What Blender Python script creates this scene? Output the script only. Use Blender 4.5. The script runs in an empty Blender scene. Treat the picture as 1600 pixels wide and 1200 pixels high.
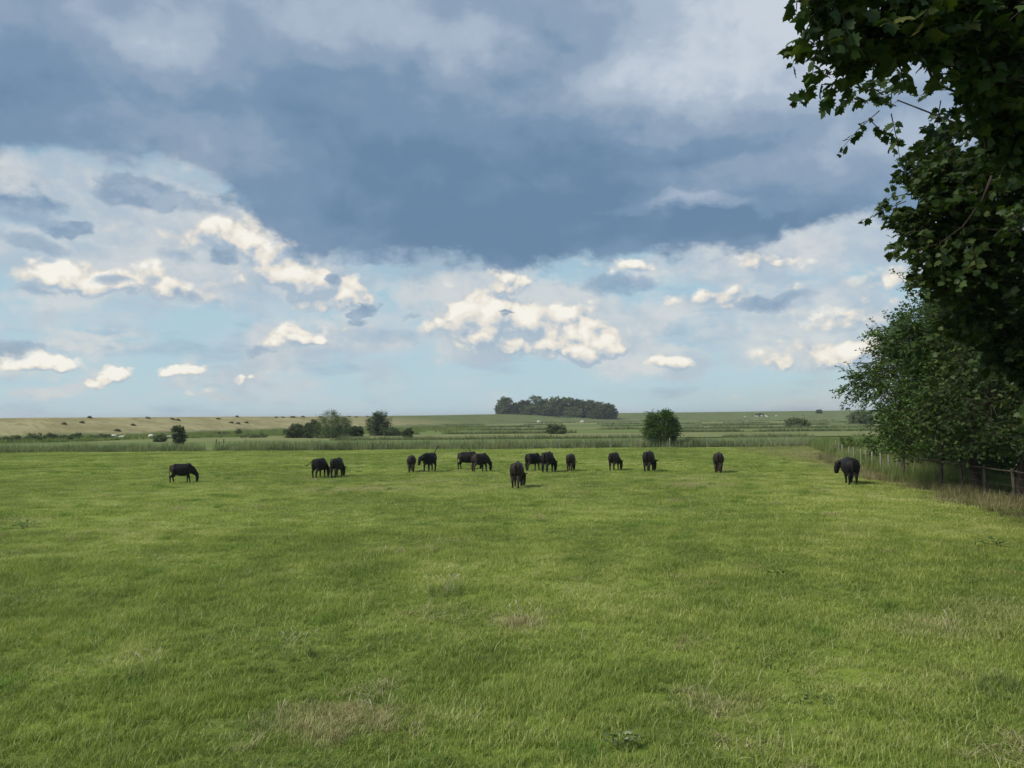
import bpy, math, random
import numpy as np
from mathutils import Vector, Matrix

C = bpy.context.scene.collection
SC = bpy.context.scene
PI = math.pi

# ---------------------------------------------------------------- camera
CAM_H = 3.5
FPX = 1186.0                       # focal length in pixels of a 1600 px wide frame
PITCH = math.radians(2.46)
ROLL = math.radians(0.45)
cam_data = bpy.data.cameras.new('camera')
cam_data.sensor_width = 36.0
cam_data.lens = 36.0 * FPX / 1600.0
cam_data.clip_start = 0.05
cam_data.clip_end = 9000.0
cam = bpy.data.objects.new('camera', cam_data)
C.objects.link(cam)
CAM_R = (Matrix.Rotation(PITCH + PI / 2, 3, 'X') @ Matrix.Rotation(-ROLL, 3, 'Z'))
cam.matrix_world = Matrix.Translation((0, 0, CAM_H)) @ CAM_R.to_4x4()
SC.camera = cam


def ray(px, py):
    """world direction of a spot of the photograph (used to survey where things stand)"""
    return (CAM_R @ Vector(((px - 800) / FPX, (600 - py) / FPX, -1.0))).normalized()


def spot(px, py, z=0.0):
    """the place on the ground"""
    d = ray(px, py)
    t = (z - CAM_H) / d.z
    return Vector((d.x * t, d.y * t, z))


def at_dist(px, py, dist):
    d = ray(px, py)
    t = dist / d.y
    return Vector((d.x * t, dist, CAM_H + d.z * t))


# ---------------------------------------------------------------- light
SC.view_settings.view_transform = 'Standard'
SC.view_settings.look = 'None'
SC.view_settings.gamma = 1.0
SC.view_settings.use_curve_mapping = False
SC.view_settings.exposure = 0.0
SC.render.engine = 'CYCLES'
SC.cycles.max_bounces = 6
SC.cycles.transparent_max_bounces = 8
SC.cycles.use_denoising = True

SUN_EL, SUN_AZ = 42.0, -112.0      # degrees; azimuth from +Y, clockwise: left and a little behind the camera
sa, se = math.radians(SUN_AZ), math.radians(SUN_EL)
sun_dir = Vector((math.sin(sa) * math.cos(se), math.cos(sa) * math.cos(se), math.sin(se)))
sd = bpy.data.lights.new('sun', 'SUN')
sd.energy = 4.3
sd.angle = math.radians(12)        # veiled by thin cloud
sd.color = (1.0, 0.94, 0.84)
sun = bpy.data.objects.new('sun', sd)
C.objects.link(sun)
sun.rotation_euler = (-sun_dir).to_track_quat('-Z', 'Y').to_euler()

# ---------------------------------------------------------------- sky: clear sky plus clouds laid by azimuth and elevation
W = bpy.data.worlds.new('World')
SC.world = W
W.use_nodes = True
wt = W.node_tree
wt.nodes.clear()


class G:
    """short-hand for node expressions"""
    def __init__(s, nt):
        s.nt = nt

    def n(s, t, **k):
        x = s.nt.nodes.new(t)
        for a, b in k.items():
            setattr(x, a, b)
        return x

    def link(s, a, b):
        if isinstance(a, (int, float)):
            b.default_value = a
        elif isinstance(a, (tuple, list)):
            b.default_value = tuple(a) + ((1.0,) if (len(a) == 3 and len(b.default_value) == 4) else ())
        else:
            s.nt.links.new(a, b)

    def m(s, op, a, b=None, c=None, clamp=False):
        x = s.n('ShaderNodeMath', operation=op, use_clamp=clamp)
        for i, v in enumerate((a, b, c)):
            if v is not None:
                s.link(v, x.inputs[i])
        return x.outputs[0]

    def v(s, op, a, b=None, c=None):
        x = s.n('ShaderNodeVectorMath', operation=op)
        for i, q in enumerate((a, b, c)):
            if q is not None:
                s.link(q, x.inputs[i])
        return x.outputs['Value'] if op in ('DOT_PRODUCT', 'LENGTH', 'DISTANCE') else x.outputs['Vector']

    def scale(s, a, f):
        x = s.n('ShaderNodeVectorMath', operation='SCALE')
        s.link(a, x.inputs[0])
        s.link(f, x.inputs['Scale'])
        return x.outputs['Vector']

    def comb(s, x, y, z):
        q = s.n('ShaderNodeCombineXYZ')
        for i, k in enumerate((x, y, z)):
            s.link(k, q.inputs[i])
        return q.outputs[0]

    def sep(s, a):
        q = s.n('ShaderNodeSeparateXYZ')
        s.link(a, q.inputs[0])
        return q.outputs

    def noise(s, vec, scale, detail=4.0, rough=0.5, dist=0.0, color=False, lac=2.0):
        q = s.n('ShaderNodeTexNoise')
        s.link(vec, q.inputs['Vector'])
        q.inputs['Scale'].default_value = scale
        q.inputs['Detail'].default_value = detail
        q.inputs['Roughness'].default_value = rough
        q.inputs['Lacunarity'].default_value = lac
        q.inputs['Distortion'].default_value = dist
        return q.outputs['Color' if color else 0]

    def voro(s, vec, scale, detail=0.0, rough=0.5, smooth=None):
        q = s.n('ShaderNodeTexVoronoi')
        if smooth is not None:
            q.feature = 'SMOOTH_F1'
            q.inputs['Smoothness'].default_value = smooth
        s.link(vec, q.inputs['Vector'])
        q.inputs['Scale'].default_value = scale
        q.inputs['Detail'].default_value = detail
        q.inputs['Roughness'].default_value = rough
        return q.outputs['Distance']

    def ss(s, x, a, b, lo=0.0, hi=1.0):
        q = s.n('ShaderNodeMapRange', interpolation_type='SMOOTHSTEP')
        s.link(x, q.inputs[0])
        for i, k in enumerate((a, b, lo, hi)):
            s.link(k, q.inputs[i + 1])
        return q.outputs[0]

    def lin(s, x, a, b, lo=0.0, hi=1.0):
        q = s.n('ShaderNodeMapRange')
        s.link(x, q.inputs[0])
        for i, k in enumerate((a, b, lo, hi)):
            s.link(k, q.inputs[i + 1])
        return q.outputs[0]

    def mix(s, f, a, b, blend='MIX'):
        q = s.n('ShaderNodeMix', data_type='RGBA', blend_type=blend)
        s.link(f, q.inputs[0])
        s.link(a, q.inputs[6])
        s.link(b, q.inputs[7])
        return q.outputs[2]

    def ramp(s, x, stops, interp='LINEAR'):
        q = s.n('ShaderNodeValToRGB')
        s.link(x, q.inputs[0])
        e = q.color_ramp.elements
        while len(e) < len(stops):
            e.new(0.5)
        q.color_ramp.interpolation = interp
        for i, (p, col) in enumerate(stops):
            e[i].position = p
            e[i].color = tuple(col) + (1.0,)
        return q.outputs[0]


def srgb(r, g, b):
    f = lambda c: (c / 255 / 12.92) if c <= 10 else ((c / 255 + 0.055) / 1.055) ** 2.4
    return (f(r), f(g), f(b))


def build_sky():
    g = G(wt)
    U = FPX / 100.0                                     # about a hundred pixels per unit
    d = g.v('NORMALIZE', g.n('ShaderNodeTexCoord').outputs['Generated'])
    dx, dy, dz = g.sep(d)
    az = g.m('ARCTAN2', dx, dy)
    el = g.m('ARCSINE', dz)
    P = g.scale(g.comb(az, el, 0.0), U)
    D3 = g.v('MULTIPLY', d, (U, U, U * 1.55))           # 3D noise on the dome, clouds flatter than wide
    # perspective of a level cloud deck
    den = g.m('ADD', g.m('MAXIMUM', dz, 0.0), 0.09)
    deckp = g.comb(g.m('DIVIDE', dx, den), g.m('DIVIDE', dy, den), 0.0)

    def pos(px, py):
        r = ray(px, py)
        return (math.atan2(r.x, r.y) * U, math.asin(r.z) * U)

    def field(coord, blobs):
        tot = None
        for (px, py, rx, ry, w) in blobs:
            cx, cy = pos(px, py)
            k = math.cos(math.atan2(px - 800, FPX))
            ix, iy = 100.0 / (rx * k * k), 100.0 / (ry * k)
            q = g.v('MULTIPLY_ADD', coord, (ix, iy, 0.0), (-cx * ix, -cy * iy, 0.0))
            r2 = g.v('DOT_PRODUCT', q, q)
            f = g.m('MULTIPLY_ADD', r2, -1.0, 1.0, clamp=True)
            tot = g.m('MULTIPLY', f, w) if tot is None else g.m('MULTIPLY_ADD', f, w, tot)
        return tot

    wob = g.noise(D3, 0.9, 5.0, 0.55, color=True)
    wob2 = g.noise(D3, 3.1, 4.0, 0.6, color=True)
    off = g.v('ADD', g.scale(g.v('SUBTRACT', wob, (0.5, 0.5, 0.5)), 0.85),
              g.scale(g.v('SUBTRACT', wob2, (0.5, 0.5, 0.5)), 0.30))
    PW = g.v('MULTIPLY_ADD', off, (1.0, 0.75, 0.0), P)
    offb = g.scale(g.v('SUBTRACT', wob, (0.5, 0.5, 0.5)), 1.6)
    PB = g.v('MULTIPLY_ADD', offb, (1.0, 0.6, 0.0), P)

    # heaped clouds are rounder: their own, less flattened, noise
    DC = g.v('MULTIPLY', d, (U, U, U * 1.15))
    wc, wc2 = g.noise(DC, 1.1, 4.0, 0.5, color=True), g.noise(DC, 3.6, 3.0, 0.55, color=True)
    offc = g.v('ADD', g.scale(g.v('SUBTRACT', wc, (0.5, 0.5, 0.5)), 0.75), g.scale(g.v('SUBTRACT', wc2, (0.5, 0.5, 0.5)), 0.28))
    PC = g.v('MULTIPLY_ADD', offc, (1.0, 0.9, 0.0), P)

    # ---- clear air
    sky = g.n('ShaderNodeTexSky', sky_type='NISHITA', sun_disc=False)
    sky.sun_elevation = se
    sky.sun_rotation = sa
    sky.air_density, sky.dust_density, sky.ozone_density = 1.0, 0.6, 1.6
    bg_sky = g.n('ShaderNodeBackground')
    g.link(sky.outputs[0], bg_sky.inputs[0])
    bg_sky.inputs[1].default_value = 0.085

    elu = g.sep(P)[1]
    # ---- milky veil of high thin cloud in front of the clear air
    veil_col = g.mix(g.ss(elu, 0.0, 3.6), srgb(184, 213, 224), srgb(165, 199, 217))
    streak = g.noise(g.v('MULTIPLY', d, (U * 0.55, U * 0.55, U * 2.2)), 0.9, 5.0, 0.55)
    col = g.mix(g.ss(streak, 0.42, 0.72, 0.0, 0.75), veil_col, srgb(205, 213, 221))
    grey = g.noise(g.v('MULTIPLY', d, (U * 0.5, U * 0.5, U * 1.9)), 1.3, 5.0, 0.55)
    col = g.mix(g.ss(grey, 0.5, 0.72, 0.0, 0.65), col, srgb(150, 175, 200))
    a_clear = field(PB, [(20, 290, 75, 32, 1.5), (345, 322, 62, 26, 1.6), (690, 400, 130, 40, 0.5), (1300, 620, 400, 40, 0.3)])
    veil = g.m('SUBTRACT', 0.86, g.m('MULTIPLY', a_clear, 0.6), clamp=True)

    # ---- heaped clouds lit from the left
    cum = [(60, 436, 84, 38, 1.05), (130, 432, 74, 34, .9), (222, 440, 84, 38, .9), (300, 445, 60, 28, .6), (385, 372, 112, 46, 1.0), (452, 400, 84, 58, 1.05),
           (510, 448, 98, 46, 1.15), (420, 432, 110, 34, .75), (300, 372, 110, 44, .6), (205, 355, 95, 40, .5), (270, 302, 50, 15, .7), (455, 368, 40, 20, .5), (560, 462, 40, 30, .5),
           (803, 440, 54, 26, 1.3), (760, 488, 76, 48, 1.2), (842, 505, 108, 46, 1.05), (935, 530, 78, 36, 1.2), (690, 505, 84, 50, .72), (900, 490, 90, 30, .6),
           (745, 532, 50, 22, .75), (860, 543, 150, 20, .7), (670, 440, 80, 18, .45),
           (1178, 404, 56, 30, .95), (1245, 408, 50, 12, 1.0), (990, 418, 58, 18, .9), (1120, 466, 96, 24, .95), (1328, 490, 84, 32, 1.0), (1240, 505, 80, 24, .45),
           (1390, 438, 80, 32, 1.0), (1272, 552, 124, 36, 1.05), (1370, 560, 90, 36, .7), (1250, 440, 90, 24, .4),
           (60, 571, 92, 17, 1.4), (172, 586, 30, 18, 1.35), (137, 598, 26, 12, 1.2), (288, 578, 48, 17, 1.4), (447, 527, 64, 30, 1.3), (490, 535, 40, 14, .7),
           (378, 594, 22, 12, .8), (415, 588, 20, 8, .7), (1056, 561, 42, 19, 1.3), (520, 505, 30, 14, .7), (90, 612, 70, 18, .5), (345, 620, 55, 14, .5), (40, 548, 60, 20, .5)]
    cf = field(PC, cum)
    halo = field(g.v('MULTIPLY_ADD', off, (1.3, 0.9, 0.0), P), [(a, b + 4, c * 1.45, d_ * 1.5, 0.7 * w) for a, b, c, d_, w in cum])
    # ---- pale grey cloud banks
    pale = field(PB, [(120, 285, 190, 60, 0.9), (330, 250, 150, 50, 0.6), (270, 340, 190, 70, 0.75), (1330, 370, 260, 70, 0.9),
                      (1120, 400, 190, 45, 0.7), (700, 450, 130, 40, 0.45), (1300, 500, 180, 60, 0.5), (150, 400, 230, 60, 0.6),
                      (930, 480, 180, 60, 0.5), (1040, 530, 340, 70, 0.42), (520, 560, 300, 60, .35), (100, 500, 200, 50, .35), (90, 615, 80, 22, 0.5), (350, 622, 60, 16, 0.4),
                      (590, 545, 70, 12, 0.45), (160, 520, 100, 10, 0.4), (130, 540, 90, 24, 0.35)])
    pn = g.noise(D3, 1.5, 7.0, 0.6)
    pf = g.m('MULTIPLY_ADD', g.m('SUBTRACT', pn, 0.5), 2.2, g.m('MULTIPLY_ADD', halo, 0.55, pale))
    pa = g.m('MULTIPLY', g.ss(pf, 0.12, 0.75), 0.8)
    pshade = g.noise(g.v('ADD', D3, (7.1, 3.3, 0.0)), 1.1, 5.0, 0.6)
    pcol = g.mix(g.ss(pshade, 0.35, 0.65), srgb(184, 197, 210), srgb(224, 224, 222))
    col = g.mix(pa, col, pcol)

    cf_sun = field(g.v('ADD', PC, (-0.09, 0.16, 0.0)), cum)      # the same heap a step nearer the sun
    D3w = g.v('MULTIPLY_ADD', offc, (0.7, 0.7, 0.7), DC)
    bil = g.voro(D3w, 2.6, 2.0, 0.45)
    bil2 = g.voro(g.v('ADD', D3w, (-0.08, 0.03, 0.14)), 2.6, 2.0, 0.45)
    cn = g.noise(DC, 2.9, 7.0, 0.57)
    cd = g.m('ADD', cf, g.m('MULTIPLY_ADD', g.m('SUBTRACT', 0.50, bil), 0.75, g.m('MULTIPLY', g.m('SUBTRACT', cn, 0.5), 0.9)))
    ca = g.m('MULTIPLY', g.ss(cd, 0.08, 0.72), 0.95)
    # lit flank: brighter where the heap falls away towards the sun
    flank = g.m('SUBTRACT', cf, cf_sun)
    relief = g.m('SUBTRACT', bil2, bil)
    lit = g.m('MULTIPLY_ADD', flank, 0.62, g.m('MULTIPLY_ADD', relief, 0.80, 0.31))
    lit = g.m('MULTIPLY_ADD', g.ss(cd, 0.3, 1.5), 0.26, lit)
    lit = g.m('MULTIPLY_ADD', g.m('SUBTRACT', cn, 0.5), 0.35, lit)
    ccol = g.ramp(lit, [(0.10, srgb(170, 188, 204)), (0.34, srgb(200, 207, 212)), (0.56, srgb(229, 224, 214)), (0.78, srgb(245, 238, 224)), (1.0, srgb(253, 249, 238))])
    col = g.mix(ca, col, ccol)

    # ---- torn dark scraps under them
    dark = field(PW, [(105, 351, 54, 18, 1.3), (212, 297, 74, 32, 1.1), (346, 390, 27, 20, 1.0), (516, 434, 18, 15, 1.1), (567, 482, 38, 12, 1.3),
                      (565, 499, 28, 9, .9), (1205, 476, 90, 17, .95), (970, 446, 130, 18, .8), (25, 330, 75, 30, .75), (50, 382, 80, 18, .7),
                      (590, 397, 80, 20, 1.0), (165, 438, 44, 18, .7), (788, 490, 16, 6, 1.0), (20, 545, 70, 24, .8), (60, 458, 60, 8, .6),
                      (270, 460, 60, 20, .55), (300, 320, 70, 20, .7), (415, 545, 26, 7, .7), (645, 490, 30, 8, .6), (270, 395, 50, 14, .5)])
    dn = g.noise(D3, 2.2, 6.0, 0.58)
    df = g.m('MULTIPLY_ADD', g.m('SUBTRACT', dn, 0.5), 1.5, dark)
    da = g.m('MULTIPLY', g.ss(df, 0.22, 0.85), 0.88)
    col = g.mix(da, col, g.mix(g.ss(dn, 0.4, 0.62), srgb(131, 157, 183), srgb(160, 180, 200)))

    # ---- the wide dark cloud deck overhead
    xs = [(-9000, 300), (-1200, 250), (-200, 262), (0, 262), (150, 250), (250, 268), (330, 285), (395, 345), (445, 388), (520, 398), (600, 390), (700, 398),
          (780, 412), (860, 404), (950, 402), (1040, 388), (1150, 384), (1235, 370), (1270, 340), (1330, 328), (1450, 336), (1600, 326), (2600, 300)]
    fc = g.n('ShaderNodeFloatCurve')
    azn = lambda px: (max(-PI, min(PI, math.atan2(px - 800, FPX) if abs(px) < 2700 else math.copysign(3.0, px))) / PI + 1) / 2
    cur = fc.mapping.curves[0]
    pts = []
    for (px, py) in xs:
        if px < -2000:
            pts.append((0.0, 0.30))
        else:
            pts.append((azn(px), pos(px, py)[1] / 15.0))
    pts.append((1.0, 0.30))
    while len(cur.points) < len(pts):
        cur.points.new(0.5, 0.5)
    for p, q in zip(cur.points, pts):
        p.location = q
        p.handle_type = 'AUTO_CLAMPED'
    fc.mapping.update()
    pwx, pwy, _ = g.sep(g.v('MULTIPLY_ADD', off, (0.55, 0.45, 0.0), P))
    g.link(g.lin(g.m('DIVIDE', pwx, U), -PI, PI), fc.inputs['Value'])
    edge = g.m('SUBTRACT', pwy, g.m('MULTIPLY', fc.outputs[0], 15.0))
    en = g.noise(D3, 1.7, 7.0, 0.6)
    edge = g.m('MULTIPLY_ADD', g.m('SUBTRACT', en, 0.5), 0.85, g.m('ADD', edge, 0.08))
    gap = field(PB, [(75, 262, 120, 40, .5), (270, 270, 90, 22, .4), (170, 300, 70, 30, .3)])
    edge = g.m('SUBTRACT', edge, gap)
    soft = g.ss(g.sep(P)[0], -5.2, -3.2, 0.55, 0.20)     # ragged and thin at the left, sharp base further right
    ea = g.m('MULTIPLY', g.ss(g.m('DIVIDE', edge, soft), -0.5, 0.85), 0.97)
    tone = field(PB, [(1160, 60, 330, 170, .55), (1430, 140, 230, 120, .32), (300, 30, 260, 100, .20), (240, 68, 110, 60, .22), (545, 30, 140, 70, .24),
                      (520, -10, 500, 90, .15), (40, 10, 160, 60, .22), (730, 70, 120, 60, .22), (1050, 300, 220, 40, .22), (370, 225, 140, 50, .18),
                      (1000, 150, 260, 70, .2), (1090, 322, 200, 14, .3), (1380, 240, 200, 70, .25), (120, 200, 180, 60, .15),
                      (900, 350, 420, 70, -.26), (720, 330, 320, 110, -.16), (10, 180, 190, 90, -.14), (1150, 345, 190, 24, -.15), (640, 230, 300, 80, -.16),
                      (1100, 215, 420, 60, -.10), (950, 270, 300, 60, -.12)])
    n1 = g.noise(g.v('MULTIPLY', d, (U, U, U * 1.6)), 0.55, 6.0, 0.52, dist=0.2)
    n2 = g.noise(g.v('MULTIPLY', d, (U, U, U * 1.35)), 1.45, 7.0, 0.56, dist=0.25)
    rise = g.ss(elu, 3.2, 10.5)
    tn = g.m('MULTIPLY_ADD', g.m('SUBTRACT', n1, 0.5), 0.55, g.m('MULTIPLY_ADD', g.m('SUBTRACT', n2, 0.5), 0.56, 0.31))
    tn = g.m('ADD', tn, g.m('ADD', tone, g.m('MULTIPLY', rise, 0.22)))
    dcol = g.ramp(tn, [(0.0, srgb(101, 131, 162)), (0.28, srgb(118, 145, 174)), (0.5, srgb(140, 161, 185)), (0.75, srgb(169, 184, 203)), (1.0, srgb(202, 211, 222))], 'EASE')
    col = g.mix(ea, col, dcol)

    bg_cl = g.n('ShaderNodeBackground')
    g.link(col, bg_cl.inputs[0])
    bg_cl.inputs[1].default_value = 1.0
    cover = g.m('MAXIMUM', g.m('MAXIMUM', veil, ea), g.m('MAXIMUM', g.m('MAXIMUM', ca, da), pa))
    mx = g.n('ShaderNodeMixShader')
    g.link(cover, mx.inputs[0])
    wt.links.new(bg_sky.outputs[0], mx.inputs[1])
    wt.links.new(bg_cl.outputs[0], mx.inputs[2])
    out = g.n('ShaderNodeOutputWorld')
    wt.links.new(mx.outputs[0], out.inputs[0])
    W.cycles.sampling_method = 'MANUAL'
    W.cycles.sample_map_resolution = 512


build_sky()


# ---------------------------------------------------------------- helpers
rng = np.random.default_rng(11)
random.seed(5)


def tag(o, label=None, cat=None, group=None, kind=None):
    if label: o['label'] = label
    if cat: o['category'] = cat
    if group: o['group'] = group
    if kind: o['kind'] = kind
    return o


def link(o, parent=None):
    C.objects.link(o)
    if parent is not None:
        o.parent = parent
    return o


def empty(name, loc=(0, 0, 0), rz=0.0):
    o = bpy.data.objects.new(name, None)
    o.location = loc
    o.rotation_euler = (0, 0, rz)
    o.empty_display_size = 0.3
    return link(o)


def mesh_np(name, verts, loops, totals, mat=None, smooth=False, attr=None):
    """mesh from flat arrays; attr = one float per face named 'tint'"""
    verts = np.asarray(verts, np.float32).reshape(-1, 3)
    loops = np.asarray(loops, np.int32).ravel()
    totals = np.asarray(totals, np.int32).ravel()
    m = bpy.data.meshes.new(name)
    m.vertices.add(len(verts))
    m.vertices.foreach_set('co', verts.ravel())
    m.loops.add(len(loops))
    m.loops.foreach_set('vertex_index', loops)
    m.polygons.add(len(totals))
    starts = np.concatenate(([0], np.cumsum(totals)[:-1])).astype(np.int32)
    m.polygons.foreach_set('loop_start', starts)
    m.polygons.foreach_set('loop_total', totals)
    if smooth:
        m.polygons.foreach_set('use_smooth', np.ones(len(totals), bool))
    m.update(calc_edges=True)
    if attr is not None:
        a = m.attributes.new('tint', 'FLOAT', 'FACE')
        a.data.foreach_set('value', np.asarray(attr, np.float32))
    if mat:
        m.materials.append(mat)
    return m


def obj(name, mesh, parent=None):
    o = bpy.data.objects.new(name, mesh)
    return link(o, parent)


class MB:
    """collects tubes, rings and polygons into one mesh"""
    def __init__(s):
        s.v, s.l, s.t, s.n = [], [], [], 0

    def add(s, verts, faces):
        for f in faces:
            s.l.extend(i + s.n for i in f)
            s.t.append(len(f))
        s.v.extend(tuple(p) for p in verts)
        s.n += len(verts)

    def tube(s, pts, rad, k=6, ry=None, caps=True):
        """tube along pts, optional second radius per point (elliptic)"""
        pts = [Vector(p) for p in pts]
        n = len(pts)
        V, F = [], []
        up = Vector((0, 0, 1))
        prev = None
        for i, p in enumerate(pts):
            t = (pts[min(i + 1, n - 1)] - pts[max(i - 1, 0)])
            t = t.normalized() if t.length > 1e-9 else Vector((0, 0, 1))
            if prev is None:
                a = t.cross(up if abs(t.z) < 0.95 else Vector((0, 1, 0))).normalized()
            else:
                a = (prev - t * prev.dot(t))
                a = a.normalized() if a.length > 1e-6 else t.orthogonal().normalized()
            prev = a
            b = t.cross(a)
            r1 = rad[i]
            r2 = ry[i] if ry else r1
            for j in range(k):
                w = 2 * PI * j / k
                V.append(p + a * (r1 * math.cos(w)) + b * (r2 * math.sin(w)))
        for i in range(n - 1):
            for j in range(k):
                j2 = (j + 1) % k
                F.append((i * k + j, i * k + j2, (i + 1) * k + j2, (i + 1) * k + j))
        if caps:
            F.append(tuple(range(k - 1, -1, -1)))
            F.append(tuple((n - 1) * k + j for j in range(k)))
        s.add(V, F)

    def box(s, c, size, rz=0.0):
        R = Matrix.Rotation(rz, 3, 'Z')
        V = [Vector(c) + R @ Vector((x * size[0] / 2, y * size[1] / 2, z * size[2] / 2)) for z in (-1, 1) for y in (-1, 1) for x in (-1, 1)]
        s.add(V, [(0, 2, 3, 1), (4, 5, 7, 6), (0, 1, 5, 4), (2, 6, 7, 3), (0, 4, 6, 2), (1, 3, 7, 5)])

    def ball(s, c, r, R=None, seg=10, rings=7):
        c = Vector(c)
        r = Vector(r)
        R = R or Matrix.Identity(3)
        V = [c + R @ Vector((0, 0, -r.z))]
        for i in range(1, rings):
            th = -PI / 2 + PI * i / rings
            for j in range(seg):
                w = 2 * PI * j / seg
                V.append(c + R @ Vector((r.x * math.cos(th) * math.cos(w), r.y * math.cos(th) * math.sin(w), r.z * math.sin(th))))
        V.append(c + R @ Vector((0, 0, r.z)))
        F = []
        for j in range(seg):
            F.append((0, 1 + (j + 1) % seg, 1 + j))
            F.append((len(V) - 1, 1 + (rings - 2) * seg + j, 1 + (rings - 2) * seg + (j + 1) % seg))
        for i in range(rings - 2):
            for j in range(seg):
                j2 = (j + 1) % seg
                a = 1 + i * seg
                F.append((a + j, a + j2, a + seg + j2, a + seg + j))
        s.add(V, F)

    def mesh(s, name, mat=None, smooth=True):
        return mesh_np(name, s.v, s.l, s.t, mat, smooth)


def unit(a):
    return a / np.maximum(np.linalg.norm(a, axis=-1, keepdims=True), 1e-9)


LEAF_MAPLE = (np.array([(0, 0, 0), (.10, -.16, .0), (.02, -.34, -.03), (.20, -.30, 0), (.26, -.50, -.06), (.44, -.36, -.02), (.62, -.46, -.06), (.64, -.24, 0),
                        (.80, -.16, -.02), (1.0, 0, -.12), (.80, .16, -.02), (.64, .24, 0), (.62, .46, -.06), (.44, .36, -.02), (.26, .50, -.06), (.20, .30, 0),
                        (.02, .34, -.03), (.10, .16, 0), (.45, 0, .05)], float),
              [(0, 1, 2, 3), (0, 3, 5, 18), (3, 4, 5), (5, 7, 18), (5, 6, 7), (7, 8, 9, 18), (9, 10, 11, 18), (11, 13, 18), (11, 12, 13), (13, 15, 0, 18), (13, 14, 15), (15, 16, 17, 0)])
LEAF_OAK = (np.array([(0, 0, 0), (.30, -.26, -.04), (.45, -.13, 0), (.68, -.30, -.05), (1.0, 0, -.10), (.68, .30, -.05), (.45, .13, 0), (.30, .26, -.04)], float),
            [(0, 1, 2), (2, 3, 4), (0, 2, 4, 6), (4, 5, 6), (0, 6, 7)])
LEAF_QUAD = (np.array([(0, 0, 0), (.5, -.33, -.04), (1.0, 0, -.08), (.5, .33, -.04)], float), [(0, 1, 2, 3)])
LEAF_LONG = (np.array([(0, 0, 0), (.45, -.14, 0), (1.0, 0, -.12), (.45, .14, 0)], float), [(0, 1, 2, 3)])


def leaves_mesh(name, pos, axis, normal, size, template, mat, tint=None):
    T, F = template
    axis = unit(axis)
    side = unit(np.cross(normal, axis))
    nor = np.cross(axis, side)
    N = len(pos)
    V = (pos[:, None, :] + size[:, None, None] * (T[None, :, 0, None] * axis[:, None, :] + T[None, :, 1, None] * side[:, None, :] + T[None, :, 2, None] * nor[:, None, :]))
    loops = np.concatenate([np.array(f) for f in F])
    tot = np.array([len(f) for f in F])
    L = (loops[None, :] + (np.arange(N) * len(T))[:, None]).ravel()
    Tt = np.tile(tot, N)
    if tint is None:
        tint = rng.random(N)
    return mesh_np(name, V.reshape(-1, 3), L, Tt, mat, False, np.repeat(tint, len(F)))


def hills(x, y):
    """slight relief of the grazed pasture, metres"""
    x, y = np.asarray(x, float), np.asarray(y, float)
    z = 0.035 * np.sin(x * .31 + 1.3 * np.sin(y * .17)) * np.cos(y * .27 + .6)
    z = z + 0.02 * np.sin(x * .9 + y * .55) * np.cos(y * .8 - x * .3 + 2) + 0.012 * np.sin(x * 2.1 - y * 1.7) * np.sin(y * 2.4 + x * .9)
    return z


def gz(x, y):
    return float(hills(x, y))


# ---------------------------------------------------------------- materials
def material(name):
    m = bpy.data.materials.new(name)
    m.use_nodes = True
    m.node_tree.nodes.clear()
    return m, G(m.node_tree)


def finish(g, sh):
    o = g.n('ShaderNodeOutputMaterial')
    g.nt.links.new(sh, o.inputs[0])


def principled(g, col, rough=0.7, spec=0.3, normal=None):
    p = g.n('ShaderNodeBsdfPrincipled')
    g.link(col, p.inputs['Base Color'])
    g.link(rough, p.inputs['Roughness'])
    p.inputs['Specular IOR Level'].default_value = spec
    if normal is not None:
        g.nt.links.new(normal, p.inputs['Normal'])
    return p.outputs[0]


def bump(g, h, strength=0.3, dist=0.05):
    b = g.n('ShaderNodeBump')
    b.inputs['Strength'].default_value = strength
    b.inputs['Distance'].default_value = dist
    g.nt.links.new(h, b.inputs['Height'])
    return b.outputs[0]


def gpos(g):
    return g.n('ShaderNodeNewGeometry').outputs['Position']


def attr_(g, name):
    a = g.n('ShaderNodeAttribute')
    a.attribute_name = name
    return a.outputs['Fac']


def leaf_material(name, stops, trans=0.3, rough=0.6, spec=0.15, obj_random=False, patch=0.5, tcol=None):
    """leaves: colour per leaf, with patches of slightly different growth through the crown"""
    m, g = material(name)
    if obj_random:
        t = g.n('ShaderNodeObjectInfo').outputs['Random']
    else:
        t = attr_(g, 'tint')
    nz = g.noise(gpos(g), patch, 3.0, 0.55)
    t = g.m('MULTIPLY_ADD', g.m('SUBTRACT', nz, 0.5), 1.1, g.m('MULTIPLY_ADD', g.m('SUBTRACT', t, .5), 0.8, 0.5), clamp=True)
    col = g.ramp(t, stops)
    p = principled(g, col, rough, spec)
    tr = g.n('ShaderNodeBsdfTranslucent')
    g.link(g.mix(1.0, col, tcol or (1.5, 1.6, 0.6), 'MULTIPLY'), tr.inputs[0])
    mx = g.n('ShaderNodeMixShader')
    mx.inputs[0].default_value = trans
    g.nt.links.new(p, mx.inputs[1])
    g.nt.links.new(tr.outputs[0], mx.inputs[2])
    finish(g, mx.outputs[0])
    return m


def bark_material(name, c1, c2, sc=6.0):
    m, g = material(name)
    p = g.v('MULTIPLY', g.n('ShaderNodeTexCoord').outputs['Object'], (1.0, 1.0, 0.25))
    a = g.noise(p, sc, 6.0, 0.65)
    b = g.noise(p, sc * 5, 3.0, 0.6)
    col = g.mix(g.ss(a, .35, .65), c1, c2)
    finish(g, principled(g, col, 0.9, 0.15, bump(g, g.m('ADD', a, g.m('MULTIPLY', b, .5)), 0.7, 0.03)))
    return m


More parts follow.
